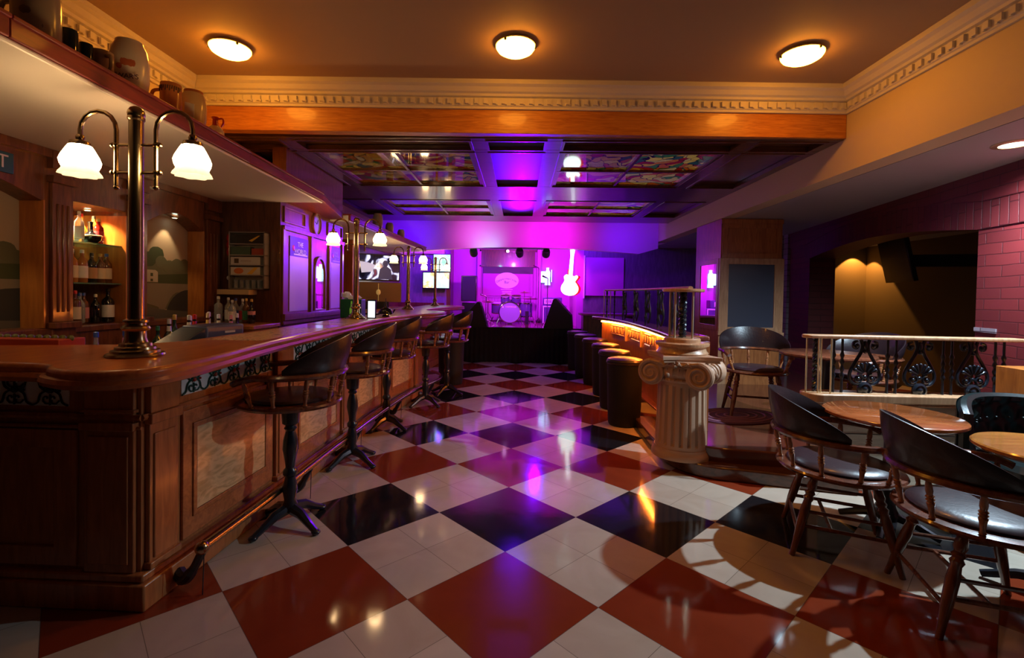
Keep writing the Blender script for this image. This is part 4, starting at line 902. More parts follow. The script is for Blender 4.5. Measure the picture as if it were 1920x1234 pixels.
# posters, arched mirror and oval clock on the panelled wall
m_pur = mat('poster_paper', (.60, .45, .95), .3); m_pdk = mat('poster_dark_band', (.05, .03, .09), .45); m_pt = mat('poster_letters', (.8, .8, .85), .5)
for (a, b, lb) in ((4.44, 4.83, 'nearer tall poster on the purple-lit panelled wall'), (5.42, 5.70, 'farther tall poster on the purple-lit wall, beside the green ice bucket')):
    t = thing('poster', (-2.188, (a+b)/2, 0), lb, 'poster', group='posters on the panelled wall'); h = (b-a)/2
    box(0, .004, -h, h, 1.17, 1.70).build('sheet', m_pur, t)
    box(0, .005, -h, h, 1.70, 1.89).build('header', m_pdk, t)
    text_mesh('lettering', 'THE\nWORLD', .07*h/.2, m_pt, t, T(.0055, h*.1, 1.785) @ RZ(PI/2) @ RX(PI/2))
    MB().ball((.004, -h*.62, 1.78), .03, 10, sc3=(.15, 1, 1)).build('heart', mat('poster_red', (.5, .01, .06), .4), t)
    box(.0045, .0055, -h*.6, h*.9, 1.715, 1.728).build('subtitle', m_pt, t)
MP = Matrix(((0, 0, 1, 0), (1, 0, 0, 0), (0, 1, 0, 0), (0, 0, 0, 1)))
t = thing('arched_mirror', (-2.189, 5.11, 0), 'narrow round-topped mirror between the two posters', 'mirror')
ap = lambda w, z0, z1: [(-w, z0), (w, z0)]+[(w*math.cos(PI*i/12), z1+w*1.3*math.sin(PI*i/12)) for i in range(13)]
MB().prism(ap(.125, 1.17, 1.55), 0, .008, 0, MP).build('glass', m_mirror, t)
MB().ring(ap(.150, 1.16, 1.55), ap(.125, 1.17, 1.55), 0, .022, 0, MP).build('frame', pw, t, bevel=.003)
t = thing('oval_clock', (-2.189, 5.02, 2.08), 'small oval wall clock in a dark frame above the arched mirror', 'clock')
ov = lambda a, b: [(a*math.cos(i*PI/12), b*math.sin(i*PI/12)) for i in range(24)]
MB().prism(ov(.085, .105), 0, .010, 0, MP).build('dial', mat('clock_dial', (.4, .38, .5), .4), t)
MB().ring(ov(.108, .13), ov(.085, .105), 0, .026, 0, MP).build('frame', pw, t, bevel=.004)
g = MB(); g.tube([(.012, 0, 0), (.012, .03, .05)], .003, 5); g.tube([(.012, 0, 0), (.012, -.045, .02)], .003, 5); g.build('hands', m_black, t)

# ================================================================== SCREENS
m_tv = screen_mat('television_picture', [(.36, (.002, .002, .006)), (.48, (.01, .01, .03)), (.52, (.5, .5, .75)), (.56, (.9, .85, 1)), (.62, (.05, .02, .06)), (.70, (.35, .05, .03))], 3.2, 1.5, 4)
def television(loc, rz, w, h, label, mm, tilt=0, reach=.11):
    t = thing('television', loc, label, 'television', rz)
    MB().box(-w/2-.02, w/2+.02, 0, .05, -h/2-.025, h/2+.02, M=RX(tilt)).build('casing', m_blackg, t, bevel=.004)
    MB().box(-w/2, w/2, -.003, 0, -h/2, h/2, M=RX(tilt)).build('screen', mm, t)
    MB().box(-.08, .08, .05, reach, -.08, .08).build('bracket', m_black, t)
    return t
t = television((-2.52, 8.4, 1.80), .55, .74, .43, 'wall television over the bar showing a singer in white and dark', m_tv)
g = MB(); Mx = T(.12, -.004, 0)
g.ball((0, -.001, .07), .055, 12, sc3=(.9, .05, 1.1), M=Mx); g.prism([(-.13, -.21), (.13, -.21), (.10, -.03), (.03, .02), (-.03, .02), (-.10, -.03)], 0, .002, M=Mx @ RX(PI/2)); g.build('figure', mat('figure_on_screen', (.02, .02, .03), .4, emit=(.04, .03, .07), es=1), t)
g = MB(); g.prism([(-.30, -.10), (-.12, -.08), (-.06, .04), (-.18, .08), (-.33, .10)], 0, .0015, M=T(0, -.0035, 0) @ RX(PI/2)); 
g.build('bright_shape', mat('bright_on_screen', (.6, .6, .7), .4, emit=(.6, .58, .8), es=.7), t)
t = thing('display_panel', (-2.45, 8.1, 1.36), 'bronze tilted panel with a small gold emblem below the television', 'panel', .5); box(-.2, .2, .0, .06, -.29, -.16).build('stand', m_black, t)
box(-.42, .42, 0, .03, -.17, .17).build('board', mat('bronze_panel', (.20, .13, .06), .35, .3), t, bevel=.004)
g = MB(); g.ball((.02, -.004, 0), .05, 14, sc3=(.8, .15, 1)); g.tube([(.02, -.004, -.15), (.02, -.004, .15)], .006, 6); g.build('emblem', mat('gold_emblem', (.6, .45, .15), .3, .8, emit=(.5, .38, .12), es=.3), t)
m_s1 = screen_mat('menu_screen', [(.3, (.55, 1, .8)), (.5, (.75, 1, .92)), (.55, (.9, 1, .9)), (.62, (1, .5, .15)), (.68, (.8, 1, .9))], 4, 1.6, 2)
m_s2 = screen_mat('menu_screen_green', [(.3, (.45, .95, .75)), (.55, (.7, 1, .92)), (.62, (.3, .7, .5)), (.7, (.7, 1, .9))], 6, 1.5, 9)
television((-1.88, 11.38, 2.08), 0, .40, .40, 'upper bright menu screen at the far end of the bar', m_s2)
television((-2.00, 11.30, 1.66), 0, .62, .36, 'lower bright menu screen with orange pictures at the far end of the bar', m_s1)
television((5.20, 6.85, 1.92), -PI/2-.35, .95, .55, 'switched-off television tilted on the wall behind the brick arch', mat('grey_screen', (.035, .035, .04), .25), .20, 1.0)

# ================================================================== STAGE
struct(MB().box(-1.66, 1.23, 9.52, 11.98, 0, .68).build('floor', m_plat))
t = thing('stage_skirt', (0, 9.50, 0), 'black pleated cloth hanging along the front of the stage', 'curtain')
g = MB(); g.grid(lambda u, v: (-1.66+2.89*u, -.01-.015*math.sin(u*PI*60)*(1-.4*v), .0+.685*v), 240, 3); g.box(-1.66, 1.23, -.03, .02, .68, .70); g.build('cloth', m_cloth, t)
def monitor(loc, rz, label, s=1):
    t = thing('stage_monitor', loc, label, 'speaker', rz, 'black wedge monitors')
    P = [(-.27*s, 0), (.25*s, 0), (.08*s, .53*s), (.03*s, .55*s), (-.25*s, .24*s)]
    MB().prism(P, -.24*s, .24*s, M=RX(PI/2)).build('cabinet', m_black, t, bevel=.012)
    g = MB(); g.box(-.2*s, .2*s, -.2*s, .2*s, -.005, .005, M=T(.165*s, 0, .265*s) @ RY(PI/2-.31)); g.build('grille', m_cloth, t)
    return t
monitor((-.88, 9.82, .68), .0, 'left black wedge speaker on the stage edge', .95)
monitor((.80, 9.88, .68), PI-.15, 'right black wedge speaker on the stage edge, larger', 1.12)
for x, y, lb in ((-1.20, 11.3, 'tall dark loudspeaker standing at the left of the stage'),):
    t = thing('loudspeaker', (x, y, .68), lb, 'speaker'); MB().box(-.18, .18, -.15, .15, .50, 1.10).build('cabinet', m_blackg, t, bevel=.01); MB().box(-.16, .16, -.158, -.15, .52, 1.08).build('grille', m_black, t)
    g = MB(); g.box(-.16, .16, -.10, .12, 0, .46); g.build('stand', m_blackg, t, bevel=.01)
# banner
m_ban = mat('banner_cloth', (.50, .03, .42), .6); m_bdk = mat('banner_dark_band', (.06, .04, .06), .6); m_bov = mat('banner_oval', (.85, .82, .85), .6); m_btx = mat('banner_letters', (.10, .0, .03), .7)
t = thing('stage_banner', (-.31, 11.93, 0), 'square banner with a pale oval and arched lettering behind the drums', 'banner')
box(-.62, .63, -.0, .01, 1.31, 1.87).build('cloth', m_ban, t); box(-.62, .63, -.002, .01, 1.87, 2.05).build('dark_band', m_bdk, t)
MB().prism([(.295*math.cos(a*PI/20), .20*math.sin(a*PI/20)) for a in range(40)], 0, .006, M=T(-.02, -.002, 1.70) @ RX(PI/2)).build('oval', m_bov, t)
tx = 'Coppermolster'
for i, ch in enumerate(tx):
    a = (i-(len(tx)-1)/2)*.185
    text_mesh('letter', ch, .075, m_btx, t, T(-.02+.27*math.sin(a), -.009, 1.60+.145*math.cos(a)) @ RY(a*.6) @ RX(PI/2), depth=.002)
text_mesh('lettering', 'Bar', .095, m_btx, t, T(-.02, -.009, 1.655) @ RX(PI/2))
for k, (w_, z_) in enumerate(((.30, 1.47), (.24, 1.42), (.22, 1.38))): box(-.02-w_/2, -.02+w_/2, -.003, 0, z_, z_+.012).build('small_line', m_bov, t)
# drum kit
m_shell = mat('drum_shell', (.10, .05, .20), .25, coat=.5); m_head = mat('drum_head', (.30, .28, .45), .4); m_chr = mat('chrome', (.8, .8, .85), .12, 1); m_cym = mat('cymbal_bronze', (.7, .5, .3), .25, 1)
t = thing('drum_kit', (-.22, 11.05, .68), 'drum kit with a lettered bass drum head in the middle of the stage', 'drums')
Rb = T(0, 0, .27) @ RX(PI/2)
MB().lathe([(.235, -.20), (.235, .20)], n=36, M=Rb).build('bass_drum_shell', m_shell, t)
MB().lathe([(.245, .19), (.252, .20), (.252, .225), (.235, .228), (.232, .215)], n=36, M=Rb, cap=False).build('bass_drum_hoop', m_chr, t)
MB().lathe([(.236, .205), (.0, .208)], n=36, M=Rb).build('bass_drum_head', m_head, t)
text_mesh('lettering', 'YAMAHA', .062, mat('drum_letters', (.9, .88, .9), .4), t, T(.02, -.212, .39) @ RX(PI/2))
MB().lathe([(0, 0), (.018, 0), (.018, .003), (0, .003)], n=16, M=T(-.16, -.210, .385) @ RX(PI/2)).build('emblem', MT['drum_letters'], t)
for x, y, z, r, h, tl, nm in ((-.30, -.05, .36, .13, .22, .2, 'floor_tom'), (-.12, .0, .57, .10, .13, .35, 'tom'), (.14, .0, .57, .11, .14, .35, 'tom'), (.36, .1, .32, .16, .32, 0, 'floor_tom'), (-.02, .28, .5, .15, .1, 0, 'snare_drum')):
    Mm = T(x, y, z) @ RX(tl); d_ = MB().lathe([(r, -h/2), (r, h/2)], n=24, M=Mm).build(nm, m_shell, t)
    MB().lathe([(r*1.03, h/2-.02), (r*1.05, h/2-.01), (r*1.03, h/2+.008), (r*.9, h/2+.004), (0, h/2+.003)], n=24, M=Mm, cap=False).lathe([(r*1.03, -h/2+.02), (r*1.03, -h/2-.005), (r*.9, -h/2)], n=24, M=Mm, cap=False).build('rim', m_chr, d_)
for x, y, z, r, tl in ((-.52, .05, .50, .15, .2), (.47, -.02, .58, .17, -.15), (-.10, .25, .66, .14, .2), (.33, .30, .72, .15, .1)):
    a = MB().lathe([(r, 0), (r*.6, .012), (.03, .022), (.02, .035), (0, .037)], n=28, M=T(x, y, z) @ RX(tl)).build('cymbal', m_cym, t)
    g = MB(); g.tube([(x, y, z+.04), (x, y, .25)], .008, 6)
    for k in range(3): g.tube([(x, y, .26), (x+.16*math.cos(k*2.1+.5), y+.16*math.sin(k*2.1+.5), .0)], .007, 6)
    g.build('stand', m_chr, a)
g = MB()
for s in (-1, 1): g.tube([(s*.22, -.15, .2), (s*.30, -.24, .0)], .009, 6)
g.tube([(-.45, -.22, .0), (-.38, -.2, .16)], .009, 6); g.build('spurs', m_chr, t)
MB().box(-.05, .05, -.24, -.14, .0, .02).box(.35, .43, -.2, -.14, 0, .3).build('pedal', m_black, t)
for x, y, h, lb in ((.62, 10.7, 1.05, 'microphone stand to the right of the drums'), (-.75, 10.6, .62, 'short microphone stand to the left of the drums'), (.44, 11.4, 1.32, 'tall thin microphone stand behind the cymbals')):
    t = thing('microphone_stand', (x, y, .68), lb, 'microphone stand')
    g = MB(); g.tube([(0, 0, .02), (0, 0, h)], .009, 6)
    for k in range(3): g.tube([(0, 0, .12), (.2*math.cos(k*2.1), .2*math.sin(k*2.1), .005)], .008, 6)
    g.build('stand', m_chr, t); MB().tube([(0, 0, h), (-.12, -.05, h+.05)], [.012, .022], 8).build('microphone', m_chr, t)
# amplifier stack
t = thing('guitar_amplifier', (.80, 11.2, .68), 'square amplifier cabinet to the right of the drums', 'amplifier')
box(-.28, .28, -.16, .16, 0, .44).build('cabinet', m_shell, t, bevel=.01); MB().ring([(-.26, .02), (.26, .02), (.26, .42), (-.26, .42)], [(-.24, .04), (.24, .04), (.24, .40), (-.24, .40)], 0, .008, M=T(0, -.16, 0) @ RX(PI/2)).build('piping', m_bov, t)
t = thing('amplifier_head', (.76, 11.2, 1.12), 'small amplifier head with a pale striped front on top of the cabinet', 'amplifier')
box(-.22, .22, -.12, .12, 0, .18).build('case', m_shell, t, bevel=.01)
g = MB(); g.ring([(-.19, .03), (.12, .03), (.12, .14), (-.19, .14)], [(-.17, .05), (.10, .05), (.10, .12), (-.17, .12)], 0, .006, M=T(0, -.12, 0) @ RX(PI/2))
for k in range(9): g.box(-.165+.03*k, -.155+.03*k, -.124, -.12, .05, .12)
g.build('grille', m_bov, t)
# glowing wall lamp and guitar sign
m_neo = mat('lit_guitar_sign', (.9, 1, .95), .3, emit=(.78, 1, .93), es=3.2); m_neo2 = mat('lit_wall_lamp', (.6, 1, .95), .3, emit=(.35, .95, .9), es=1.6)
t = thing('wall_sign', (.64, 11.86, 0), 'small cyan glowing sign of two upright shapes on the stage wall', 'sign')
box(-.12, -.02, 0, .06, 1.66, 1.94).build('left_plate', m_neo2, t, bevel=.01)
MB().lathe([(.0, 1.60), (.07, 1.60), (.065, 1.66), (.06, 1.68), (.06, 1.92), (.03, 1.98), (.035, 2.03), (0, 2.03)], c=(.04, .0, 0), n=20).build('bottle_shape', m_neo2, t)
box(.13, .145, 0, .05, 1.68, 1.98).build('right_bar', m_neo2, t)
box(-.10, .12, .05, .14, 1.7, 1.8).build('bracket', m_black, t)
t = thing('guitar_sign', (.97, 9.47, 1.355), 'big white glowing guitar-shaped sign hanging by the stage', 'sign', .0)
body = cr([(0, 0), (.10, .02), (.165, .09), (.17, .17), (.13, .24), (.10, .28), (.125, .33), (.15, .38), (.12, .41), (.07, .385), (.035, .40), (-.035, .40), (-.08, .415), (-.125, .37), (-.11, .30), (-.125, .25), (-.165, .17), (-.155, .08), (-.09, .02), (0, 0)], 3)
MB().prism(body[:-1], -.02, .02, M=RY(.06) @ RX(PI/2)).build('body', m_neo, t, bevel=.006)
MB().prism([(-.038, .39), (.038, .39), (.034, .80), (-.030, .80)], -.018, .018, M=RY(.06) @ RX(PI/2)).build('neck', m_neo, t, bevel=.004)
MB().prism([(-.032, .80), (.036, .80), (.048, .90), (.02, .915), (-.02, .905), (-.045, .90)], -.018, .018, M=RY(.06) @ RX(PI/2)).build('headstock', m_neo, t, bevel=.004)
m_ro = mat('lit_red_outline', (.6, .0, .02), .4, emit=(.6, .01, .03), es=.8)
MB().prism([(x*1.12+.035, y*1.0-.0) for x, y in body[:-1]], -.006, .006, M=T(0, .045, 0) @ RY(.06) @ RX(PI/2)).box(-.03, .075, .04, .05, .38, .52).build('backing_board', m_ro, t)
MB().tube([(.05, .0, .9), (.05, .0, .93)], .006, 6).build('hanger', m_chr, t)
# right of the stage: lit panel, low ledge
t = thing('wall_panel', (1.85, 10.58, 0), 'tall plain panel on the wall right of the guitar sign, washed violet', 'panel')
box(-.42, .42, -.02, 0, 1.36, 2.20).build('board', m_stw, t); box(-.455, -.43, -.04, 0, 1.3, 2.24).build('edge_strip', m_bov, t)
t = thing('side_ledge', (1.6, 9.9, 0), 'narrow violet-lit ledge to the right of the stage', 'table')
box(-.36, .75, -.2, .2, .96, 1.0).build('top', m_stw, t, bevel=.006); box(-.3, .7, -.14, .18, 0, .96).build('base', m_dark, t)
# rig lights
def can(loc, label, r=.09, tilt=.6, up=.22):
    t = thing('stage_spotlight', loc, label, 'spotlight', group='black stage spotlights')
    Mx = RX(tilt); MB().lathe([(.0, .10), (r*.8, .10), (r, .02), (r, -.10), (r*.86, -.10), (r*.84, -.03), (0, -.03)], n=20, M=Mx).build('housing', m_black, t)
    MB().tube([(0, 0, .05), (0, 0, up)], .012, 6).build('bracket', m_black, t)
    return t
can((-1.70, 8.9, 2.86), 'black spotlight under the far edge of the wood ceiling, left'); can((1.25, 8.9, 2.88), 'black spotlight under the far edge of the wood ceiling, right'); can((.93, 8.9, 2.9), 'dim blue-looking spotlight beside the black one, right')
for x, lb in ((-.96, 'flat black spotlight behind the arched fascia, left'), (-.02, 'square black spotlight behind the arched fascia, middle'), (.52, 'square black spotlight behind the arched fascia, right')): can((x, 9.72, 2.22), lb, .08, 1.2, .90)
t = thing('bright_stage_lamp', (-.30, 11.2, 2.37), 'small bright pink-white lamp above the banner', 'spotlight')
MB().ball((0, 0, 0), .035, 12).build('bulb', mat('lit_pink_bulb', (1, .8, 1), .3, emit=(1, .5, 1), es=9), t); MB().tube([(0, .03, .0), (0, .05, .73)], .01, 6).build('rod', m_black, t)
t = thing('lighting_bar', (0, 11.3, 2.45), 'dark horizontal lighting bar above the drums', 'bar'); MB().tube([(-1.0, 0, 0), (.6, 0, 0)], .025, 8).box(-.9, -.88, -.01, .01, 0, .65).box(.48, .5, -.01, .01, 0, .65).build('bar', m_black, t)
# ================================================================== BACK COUNTERS AND STOCK
t = thing('back_counter', (0, 0, 0), 'orange wood counter block in the corner under the menu rack', 'counter'); box(-2.74, -2.20, 3.84, 4.26, 0, 1.04).build('body', m_jamb, t); box(-2.75, -2.18, 3.82, 4.265, 1.04, 1.075).build('top', m_jamb, t, bevel=.006)
t = thing('speed_shelf', (0, 0, 0), 'low shelf behind the bar carrying the front row of open bottles', 'shelf'); box(-2.74, -2.12, 2.35, 3.81, .82, .86).build('board', m_back, t, bevel=.004); box(-2.70, -2.16, 2.38, 3.78, 0, .82).build('body', m_back, t)
t = thing('far_back_counter', (0, 0, 0), 'far back counter below the wall television with orange wood edge', 'counter'); box(-2.90, -2.28, 6.2, 9.6, 0, 1.03).build('body', m_back, t); box(-2.92, -2.24, 6.18, 9.62, 1.03, 1.07).build('top', m_beam, t, bevel=.006)
MAT = {}
def gm(key, col, rough=.08, tr=0):
    if key not in MAT: MAT[key] = mat('bottle_'+key, col, rough, 0, .6, trans=tr, ior=1.45)
    return MAT[key]
G = dict(amber=(.50, .17, .02), honey=(.75, .36, .05), dark=(.010, .008, .008), green=(.01, .05, .02), clear=(.75, .82, .85), red=(.45, .02, .01), brown=(.12, .035, .01), blue=(.02, .04, .2), whisky=(.30, .09, .01))
PR = {'round': [(0, 0), (.9, 0), (1, .02), (1, .56), (.92, .66), (.45, .76), (.34, .80), (.34, .92)], 'square': [(0, 0), (.95, 0), (1, .01), (1, .66), (.9, .70), (.4, .75), (.36, .78), (.36, .92)], 'wine': [(0, 0), (.95, 0), (1, .02), (1, .60), (.8, .68), (.38, .74), (.30, .80), (.30, .94)], 'flask': [(0, 0), (.8, 0), (1.1, .12), (1.0, .42), (.6, .60), (.35, .68), (.32, .76), (.32, .93)]}
def bottle(loc, h, r, shape, body, lab, cap, label, group, lz=(.14, .50)):
    t = thing('bottle', loc, label, 'bottle', 0, group)
    prof = [(a*r, b*h) for a, b in PR[shape]]
    MB().lathe(prof+[(0, .93*h)], n=14).build('glass', gm(body, G[body], .06, .75 if body == 'clear' else .25 if body in ('honey', 'amber') else 0), t)
    rl = r*(.42 if lz[0] > .6 else 1)
    if lab: MB().lathe([(rl*1.015, lz[0]*h), (rl*1.02, lz[0]*h+.001), (rl*(.90 if lz[0] > .6 else 1.02), lz[1]*h), (rl*(.89 if lz[0] > .6 else 1.015), lz[1]*h+.001)], n=14).build('paper_label', mat_once('label_'+lab, LC[lab]), t)
    MB().lathe([(r*.36, .89*h), (r*.37, .90*h), (r*.36, .99*h), (0, h)], n=12).build('cap', mat_once('cap_'+cap, LC[cap], .3), t)
    return t
LC = dict(cream=(.66, .58, .42), white=(.72, .72, .70), tan=(.45, .28, .14), black=(.01, .01, .01), red=(.5, .02, .02), gold=(.6, .42, .12), blue=(.05, .12, .5), silver=(.6, .62, .65), green=(.03, .2, .08), pink=(.6, .25, .28))
def mat_once(n, c, r=.5):
    if n not in MT: mat(n, c, r)
    return MT[n]
gs = MB().box(-3.11, -2.78, 2.86, 3.222, 1.392, 1.400).build('glass_shelf', mat('green_glass', (.35, .65, .5), .05, trans=.7), None); tag(gs, 'lower glass shelf inside the lit bottle niche', 'shelf', 'glass shelves')
gs = MB().box(-3.11, -2.78, 2.86, 3.222, 1.650, 1.660).build('glass_shelf', MT['green_glass'], None); tag(gs, 'upper glass shelf inside the lit bottle niche', 'shelf', 'glass shelves')
n1 = 'bottles in the lit niche'
B = [  # x, y, z, h, r, shape, body, label, cap, text
 (-2.90, 2.915, 1.66, .215, .030, 'square', 'honey', 'cream', 'gold', 'tall bright golden bottle, leftmost on the upper shelf of the niche'),
 (-2.84, 2.965, 1.66, .20, .026, 'round', 'clear', 'white', 'silver', 'clear bottle glaring under the niche light, second on the upper shelf'),
 (-2.92, 3.06, 1.66, .20, .034, 'flask', 'honey', None, 'red', 'pear-shaped golden bottle with a red stopper on the upper shelf'),
 (-2.84, 3.105, 1.66, .17, .030, 'round', 'red', 'red', 'gold', 'red bottle on the upper shelf beside the ship-shaped decanter'),
 (-2.93, 3.165, 1.66, .20, .030, 'round', 'amber', 'tan', 'black', 'amber bottle with a dark round stopper, right end of the upper shelf'),
 (-2.85, 2.925, 1.40, .215, .031, 'round', 'amber', 'cream', 'white', 'amber bottle with a wide cream label, leftmost on the middle shelf'),
 (-2.85, 2.995, 1.40, .215, .031, 'round', 'whisky', 'white', 'silver', 'whisky bottle with a plain white label, second on the middle shelf'),
 (-2.85, 3.065, 1.40, .20, .030, 'round', 'dark', 'tan', 'black', 'dark bottle with a tan band, middle of the middle shelf'),
 (-2.85, 3.130, 1.40, .20, .030, 'round', 'brown', 'cream', 'gold', 'brown bottle with a cream label, fourth on the middle shelf'),
 (-2.86, 3.190, 1.40, .205, .030, 'round', 'brown', 'cream', 'blue', 'brown bottle with cream label and blue cap, right end of the middle shelf'),
 (-2.98, 3.02, 1.40, .20, .030, 'round', 'whisky', None, 'gold', 'whisky bottle in the second row of the middle shelf'),
 (-2.84, 2.935, 1.135, .215, .031, 'square', 'brown', 'cream', 'red', 'squat bottle with a large cream label at the bottom left of the niche'),
 (-2.87, 3.000, 1.135, .20, .028, 'round', 'clear', None, 'blue', 'clear bottle with a blue cap on the floor of the niche, second'),
 (-2.90, 3.060, 1.135, .20, .028, 'round', 'brown', 'pink', 'blue', 'brown bottle with a pinkish label on the floor of the niche, third'),
 (-2.87, 3.115, 1.135, .19, .027, 'round', 'dark', None, 'silver', 'dark bottle with a silver cap on the floor of the niche, fourth'),
 (-2.84, 3.180, 1.135, .23, .036, 'wine', 'dark', 'white', 'black', 'big black bottle with a white label at the bottom right of the niche')]
for x, y, z, h, r, s, b, l, c, tx in B: bottle((x, y, z), h, r, s, b, l, c, tx, n1)
t = thing('ship_decanter', (-2.83, 3.035, 1.66), 'dark boat-shaped decanter in the middle of the upper niche shelf', 'decanter')
MB().lathe([(0, 0), (.03, 0), (.05, .02), (.055, .045), (.03, .06), (.014, .075), (.012, .13), (.016, .14), (0, .145)], n=18, rf=lambda th, z: 1+.25*math.cos(2*th)).build('body', gm('dark', G['dark']), t)
MB().lathe([(.056, .042), (.058, .048), (.05, .054)], n=18, rf=lambda th, z: 1+.25*math.cos(2*th)).build('collar', m_brass2, t)
n2 = 'open bottles behind the bar'
sp = [(2.50, -2.30, .27, 'clear', 'blue', None, 'bottle with a bright blue cap just left of the near lamp base'), (2.62, -2.24, .27, 'clear', 'blue', 'pink', 'bottle with a blue cap just right of the near lamp base'), (2.72, -2.30, .27, 'clear', 'blue', None, 'second blue-capped bottle right of the near lamp base'),
 (2.90, -2.36, .28, 'green', 'black', 'red', 'dark green bottle with a red and white neck label'), (2.98, -2.33, .27, 'green', 'green', None, 'green bottle standing left of the one with the silver spout'), (3.08, -2.33, .31, 'dark', 'silver', 'white', 'dark bottle with silver spout and pale label, left of the tallest spout'), (3.17, -2.36, .335, 'green', 'gold', None, 'tallest open bottle with a long brass spout'),
 (3.23, -2.30, .33, 'dark', 'silver', 'white', 'dark bottle with a silver spout, right of the tallest spout'), (3.31, -2.35, .32, 'blue', 'silver', None, 'blue-tinted bottle with silver spout behind the till'), (3.40, -2.38, .325, 'dark', 'red', 'red', 'dark bottle with a bright red cap behind the till'), (3.46, -2.32, .335, 'brown', 'cream', 'gold', 'brown bottle with a cream cap, just right of the red-capped one'),
 (3.53, -2.36, .34, 'dark', 'silver', 'cream', 'dark bottle with silver top above the middle of the till'), (3.60, -2.33, .32, 'dark', 'silver', 'cream', 'dark bottle with small round cream label above the till'), (3.68, -2.28, .31, 'dark', 'pink', 'pink', 'dark bottle with a pinkish neck label, second from the right end of the row'), (3.76, -2.28, .32, 'dark', 'white', None, 'dark bottle with a white cap at the right end of the row')]
for y, x, h, b, c, l, tx in sp: bottle((x, y, .86), h, .033, 'wine', b, l, c, tx, n2, (.72, .84))
n3 = 'spirit bottles under the menu rack'
vk = [(-2.655, 4.10, .235, .034, 'square', 'clear', None, 'silver', 'tall frosted clear bottle, leftmost under the menu rack'), (-2.59, 4.14, .225, .030, 'round', 'clear', 'silver', 'silver', 'clear bottle with silver cap, second under the menu rack'), (-2.535, 4.16, .22, .030, 'round', 'clear', 'blue', 'blue', 'clear bottle with a blue cap, third under the menu rack'), (-2.505, 4.06, .205, .032, 'round', 'clear', 'white', 'silver', 'clear bottle with a big white label, middle of the group under the menu rack'), (-2.455, 4.13, .215, .029, 'round', 'clear', 'red', 'white', 'clear bottle with a red mark, fifth under the menu rack'), (-2.405, 4.10, .22, .030, 'round', 'brown', 'green', 'gold', 'brown bottle with a cork cap, sixth under the menu rack'), (-2.345, 4.08, .215, .031, 'flask', 'dark', 'pink', 'gold', 'dark round bottle with a pale band, rightmost under the menu rack')]
for x, y, h, r, s, b, l, c, tx in vk: bottle((x, y, 1.075), h, r, s, b, l, c, tx, n3)
# menu rack with boxes
t = thing('wall_rack', (-2.46, 4.268, 0), 'narrow wall rack of packets and glasses beside the purple-lit panelling', 'rack')
g = MB(); g.box(-.155, -.145, -.09, 0, 1.375, 1.89); g.box(.165, .175, -.09, 0, 1.375, 1.89); g.box(-.155, .175, -.01, 0, 1.375, 1.89)
for z in (1.375, 1.495, 1.585, 1.675, 1.775, 1.88): g.box(-.155, .175, -.09, 0, z, z+.008)
g.build('frame', mat('rack_metal', (.35, .32, .30), .35, .6), t)
def packet(x0, x1, z0, z1, col, label, extra=None):
    t = thing('packet', ((x0+x1)/2-0, 4.22, z0), label, 'packet', 0, 'packets in the wall rack'); w2 = (x1-x0)/2
    box(-w2, w2, -.035, .03, 0, z1-z0).build('carton', mat_once('packet_%d' % int(1000*z0+100*abs(x0)), col, .45), t, bevel=.002)
    if extra: extra(t, w2, z1-z0)
def ex1(t, w, h): box(-w*.75, -w*.45, -.0365, -.035, h*.2, h*.8).build('dark_emblem', mat_once('emblem_dark', (.10, .06, .02)), t); box(-w*.3, w*.4, -.036, -.035, h*.45, h*.55).build('printed_line', mat_once('print_grey', (.45, .35, .32)), t)
def ex2(t, w, h):
    MB().ball((-w*.45, -.035, h*.5), h*.42, 14, sc3=(1.5, .04, .9)).build('orange_oval', mat_once('print_orange', (.65, .18, .04)), t); MB().prism([(w*.1, h*.1), (w*.6, h*.95), (w*.85, h*.95), (w*.45, h*.1)], 0, .0015, M=T(0, -.035, 0) @ RX(PI/2)).build('yellow_flash', mat_once('print_yellow', (.8, .5, .05)), t)
def ex0(t, w, h): MB().prism([(w*.3, h*.2), (w*.8, h*.85), (w*.7, h*.85), (w*.1, h*.3)], 0, .0015, M=T(0, -.035, 0) @ RX(PI/2)).build('yellow_mark', mat_once('print_yellow', (.8, .5, .05)), t)
packet(-2.60, -2.30, 1.783, 1.868, (.02, .015, .012), 'black carton with a yellow mark at the top of the wall rack', ex0)
packet(-2.60, -2.42, 1.683, 1.755, (.06, .12, .08), 'row of small green packets in the wall rack'); packet(-2.41, -2.30, 1.683, 1.74, (.35, .05, .03), 'small red packet in the wall rack')
packet(-2.60, -2.33, 1.593, 1.663, (.62, .60, .58), 'long white carton with a dark square emblem in the wall rack', ex1)
packet(-2.60, -2.33, 1.503, 1.573, (.66, .62, .52), 'long cream carton with orange oval and yellow flash in the wall rack', ex2)
for i in range(5):
    t = thing('glass_tumbler', (-2.57+.055*i, 4.22, 1.383), ['first', 'second', 'third', 'fourth', 'last'][i]+' small glass tumbler from the left in the wall rack', 'glass', group='tumblers in the wall rack')
    MB().lathe([(0, 0), (.018, 0), (.021, .075), (.019, .075), (.016, .008), (0, .008)], n=14).build('glass', MT['bottle_clear'], t)
t = thing('wall_ledge', (-2.56, 4.20, 1.325), 'pale yellow wooden ledge under the wall rack', 'shelf'); box(-.13, .16, -.07, .066, 0, .045).build('board', mat('pale_yellow_wood', (.60, .46, .24), .5), t, bevel=.003)
t = thing('red_ribbon', (-2.655, 4.26, 0), 'red hanging ribbon with a white badge left of the wall rack', 'ribbon'); g = MB()
for k in range(3): g.ball((0, -.012, 1.84-.065*k), .036, 10, sc3=(.6, .35, 1.05))
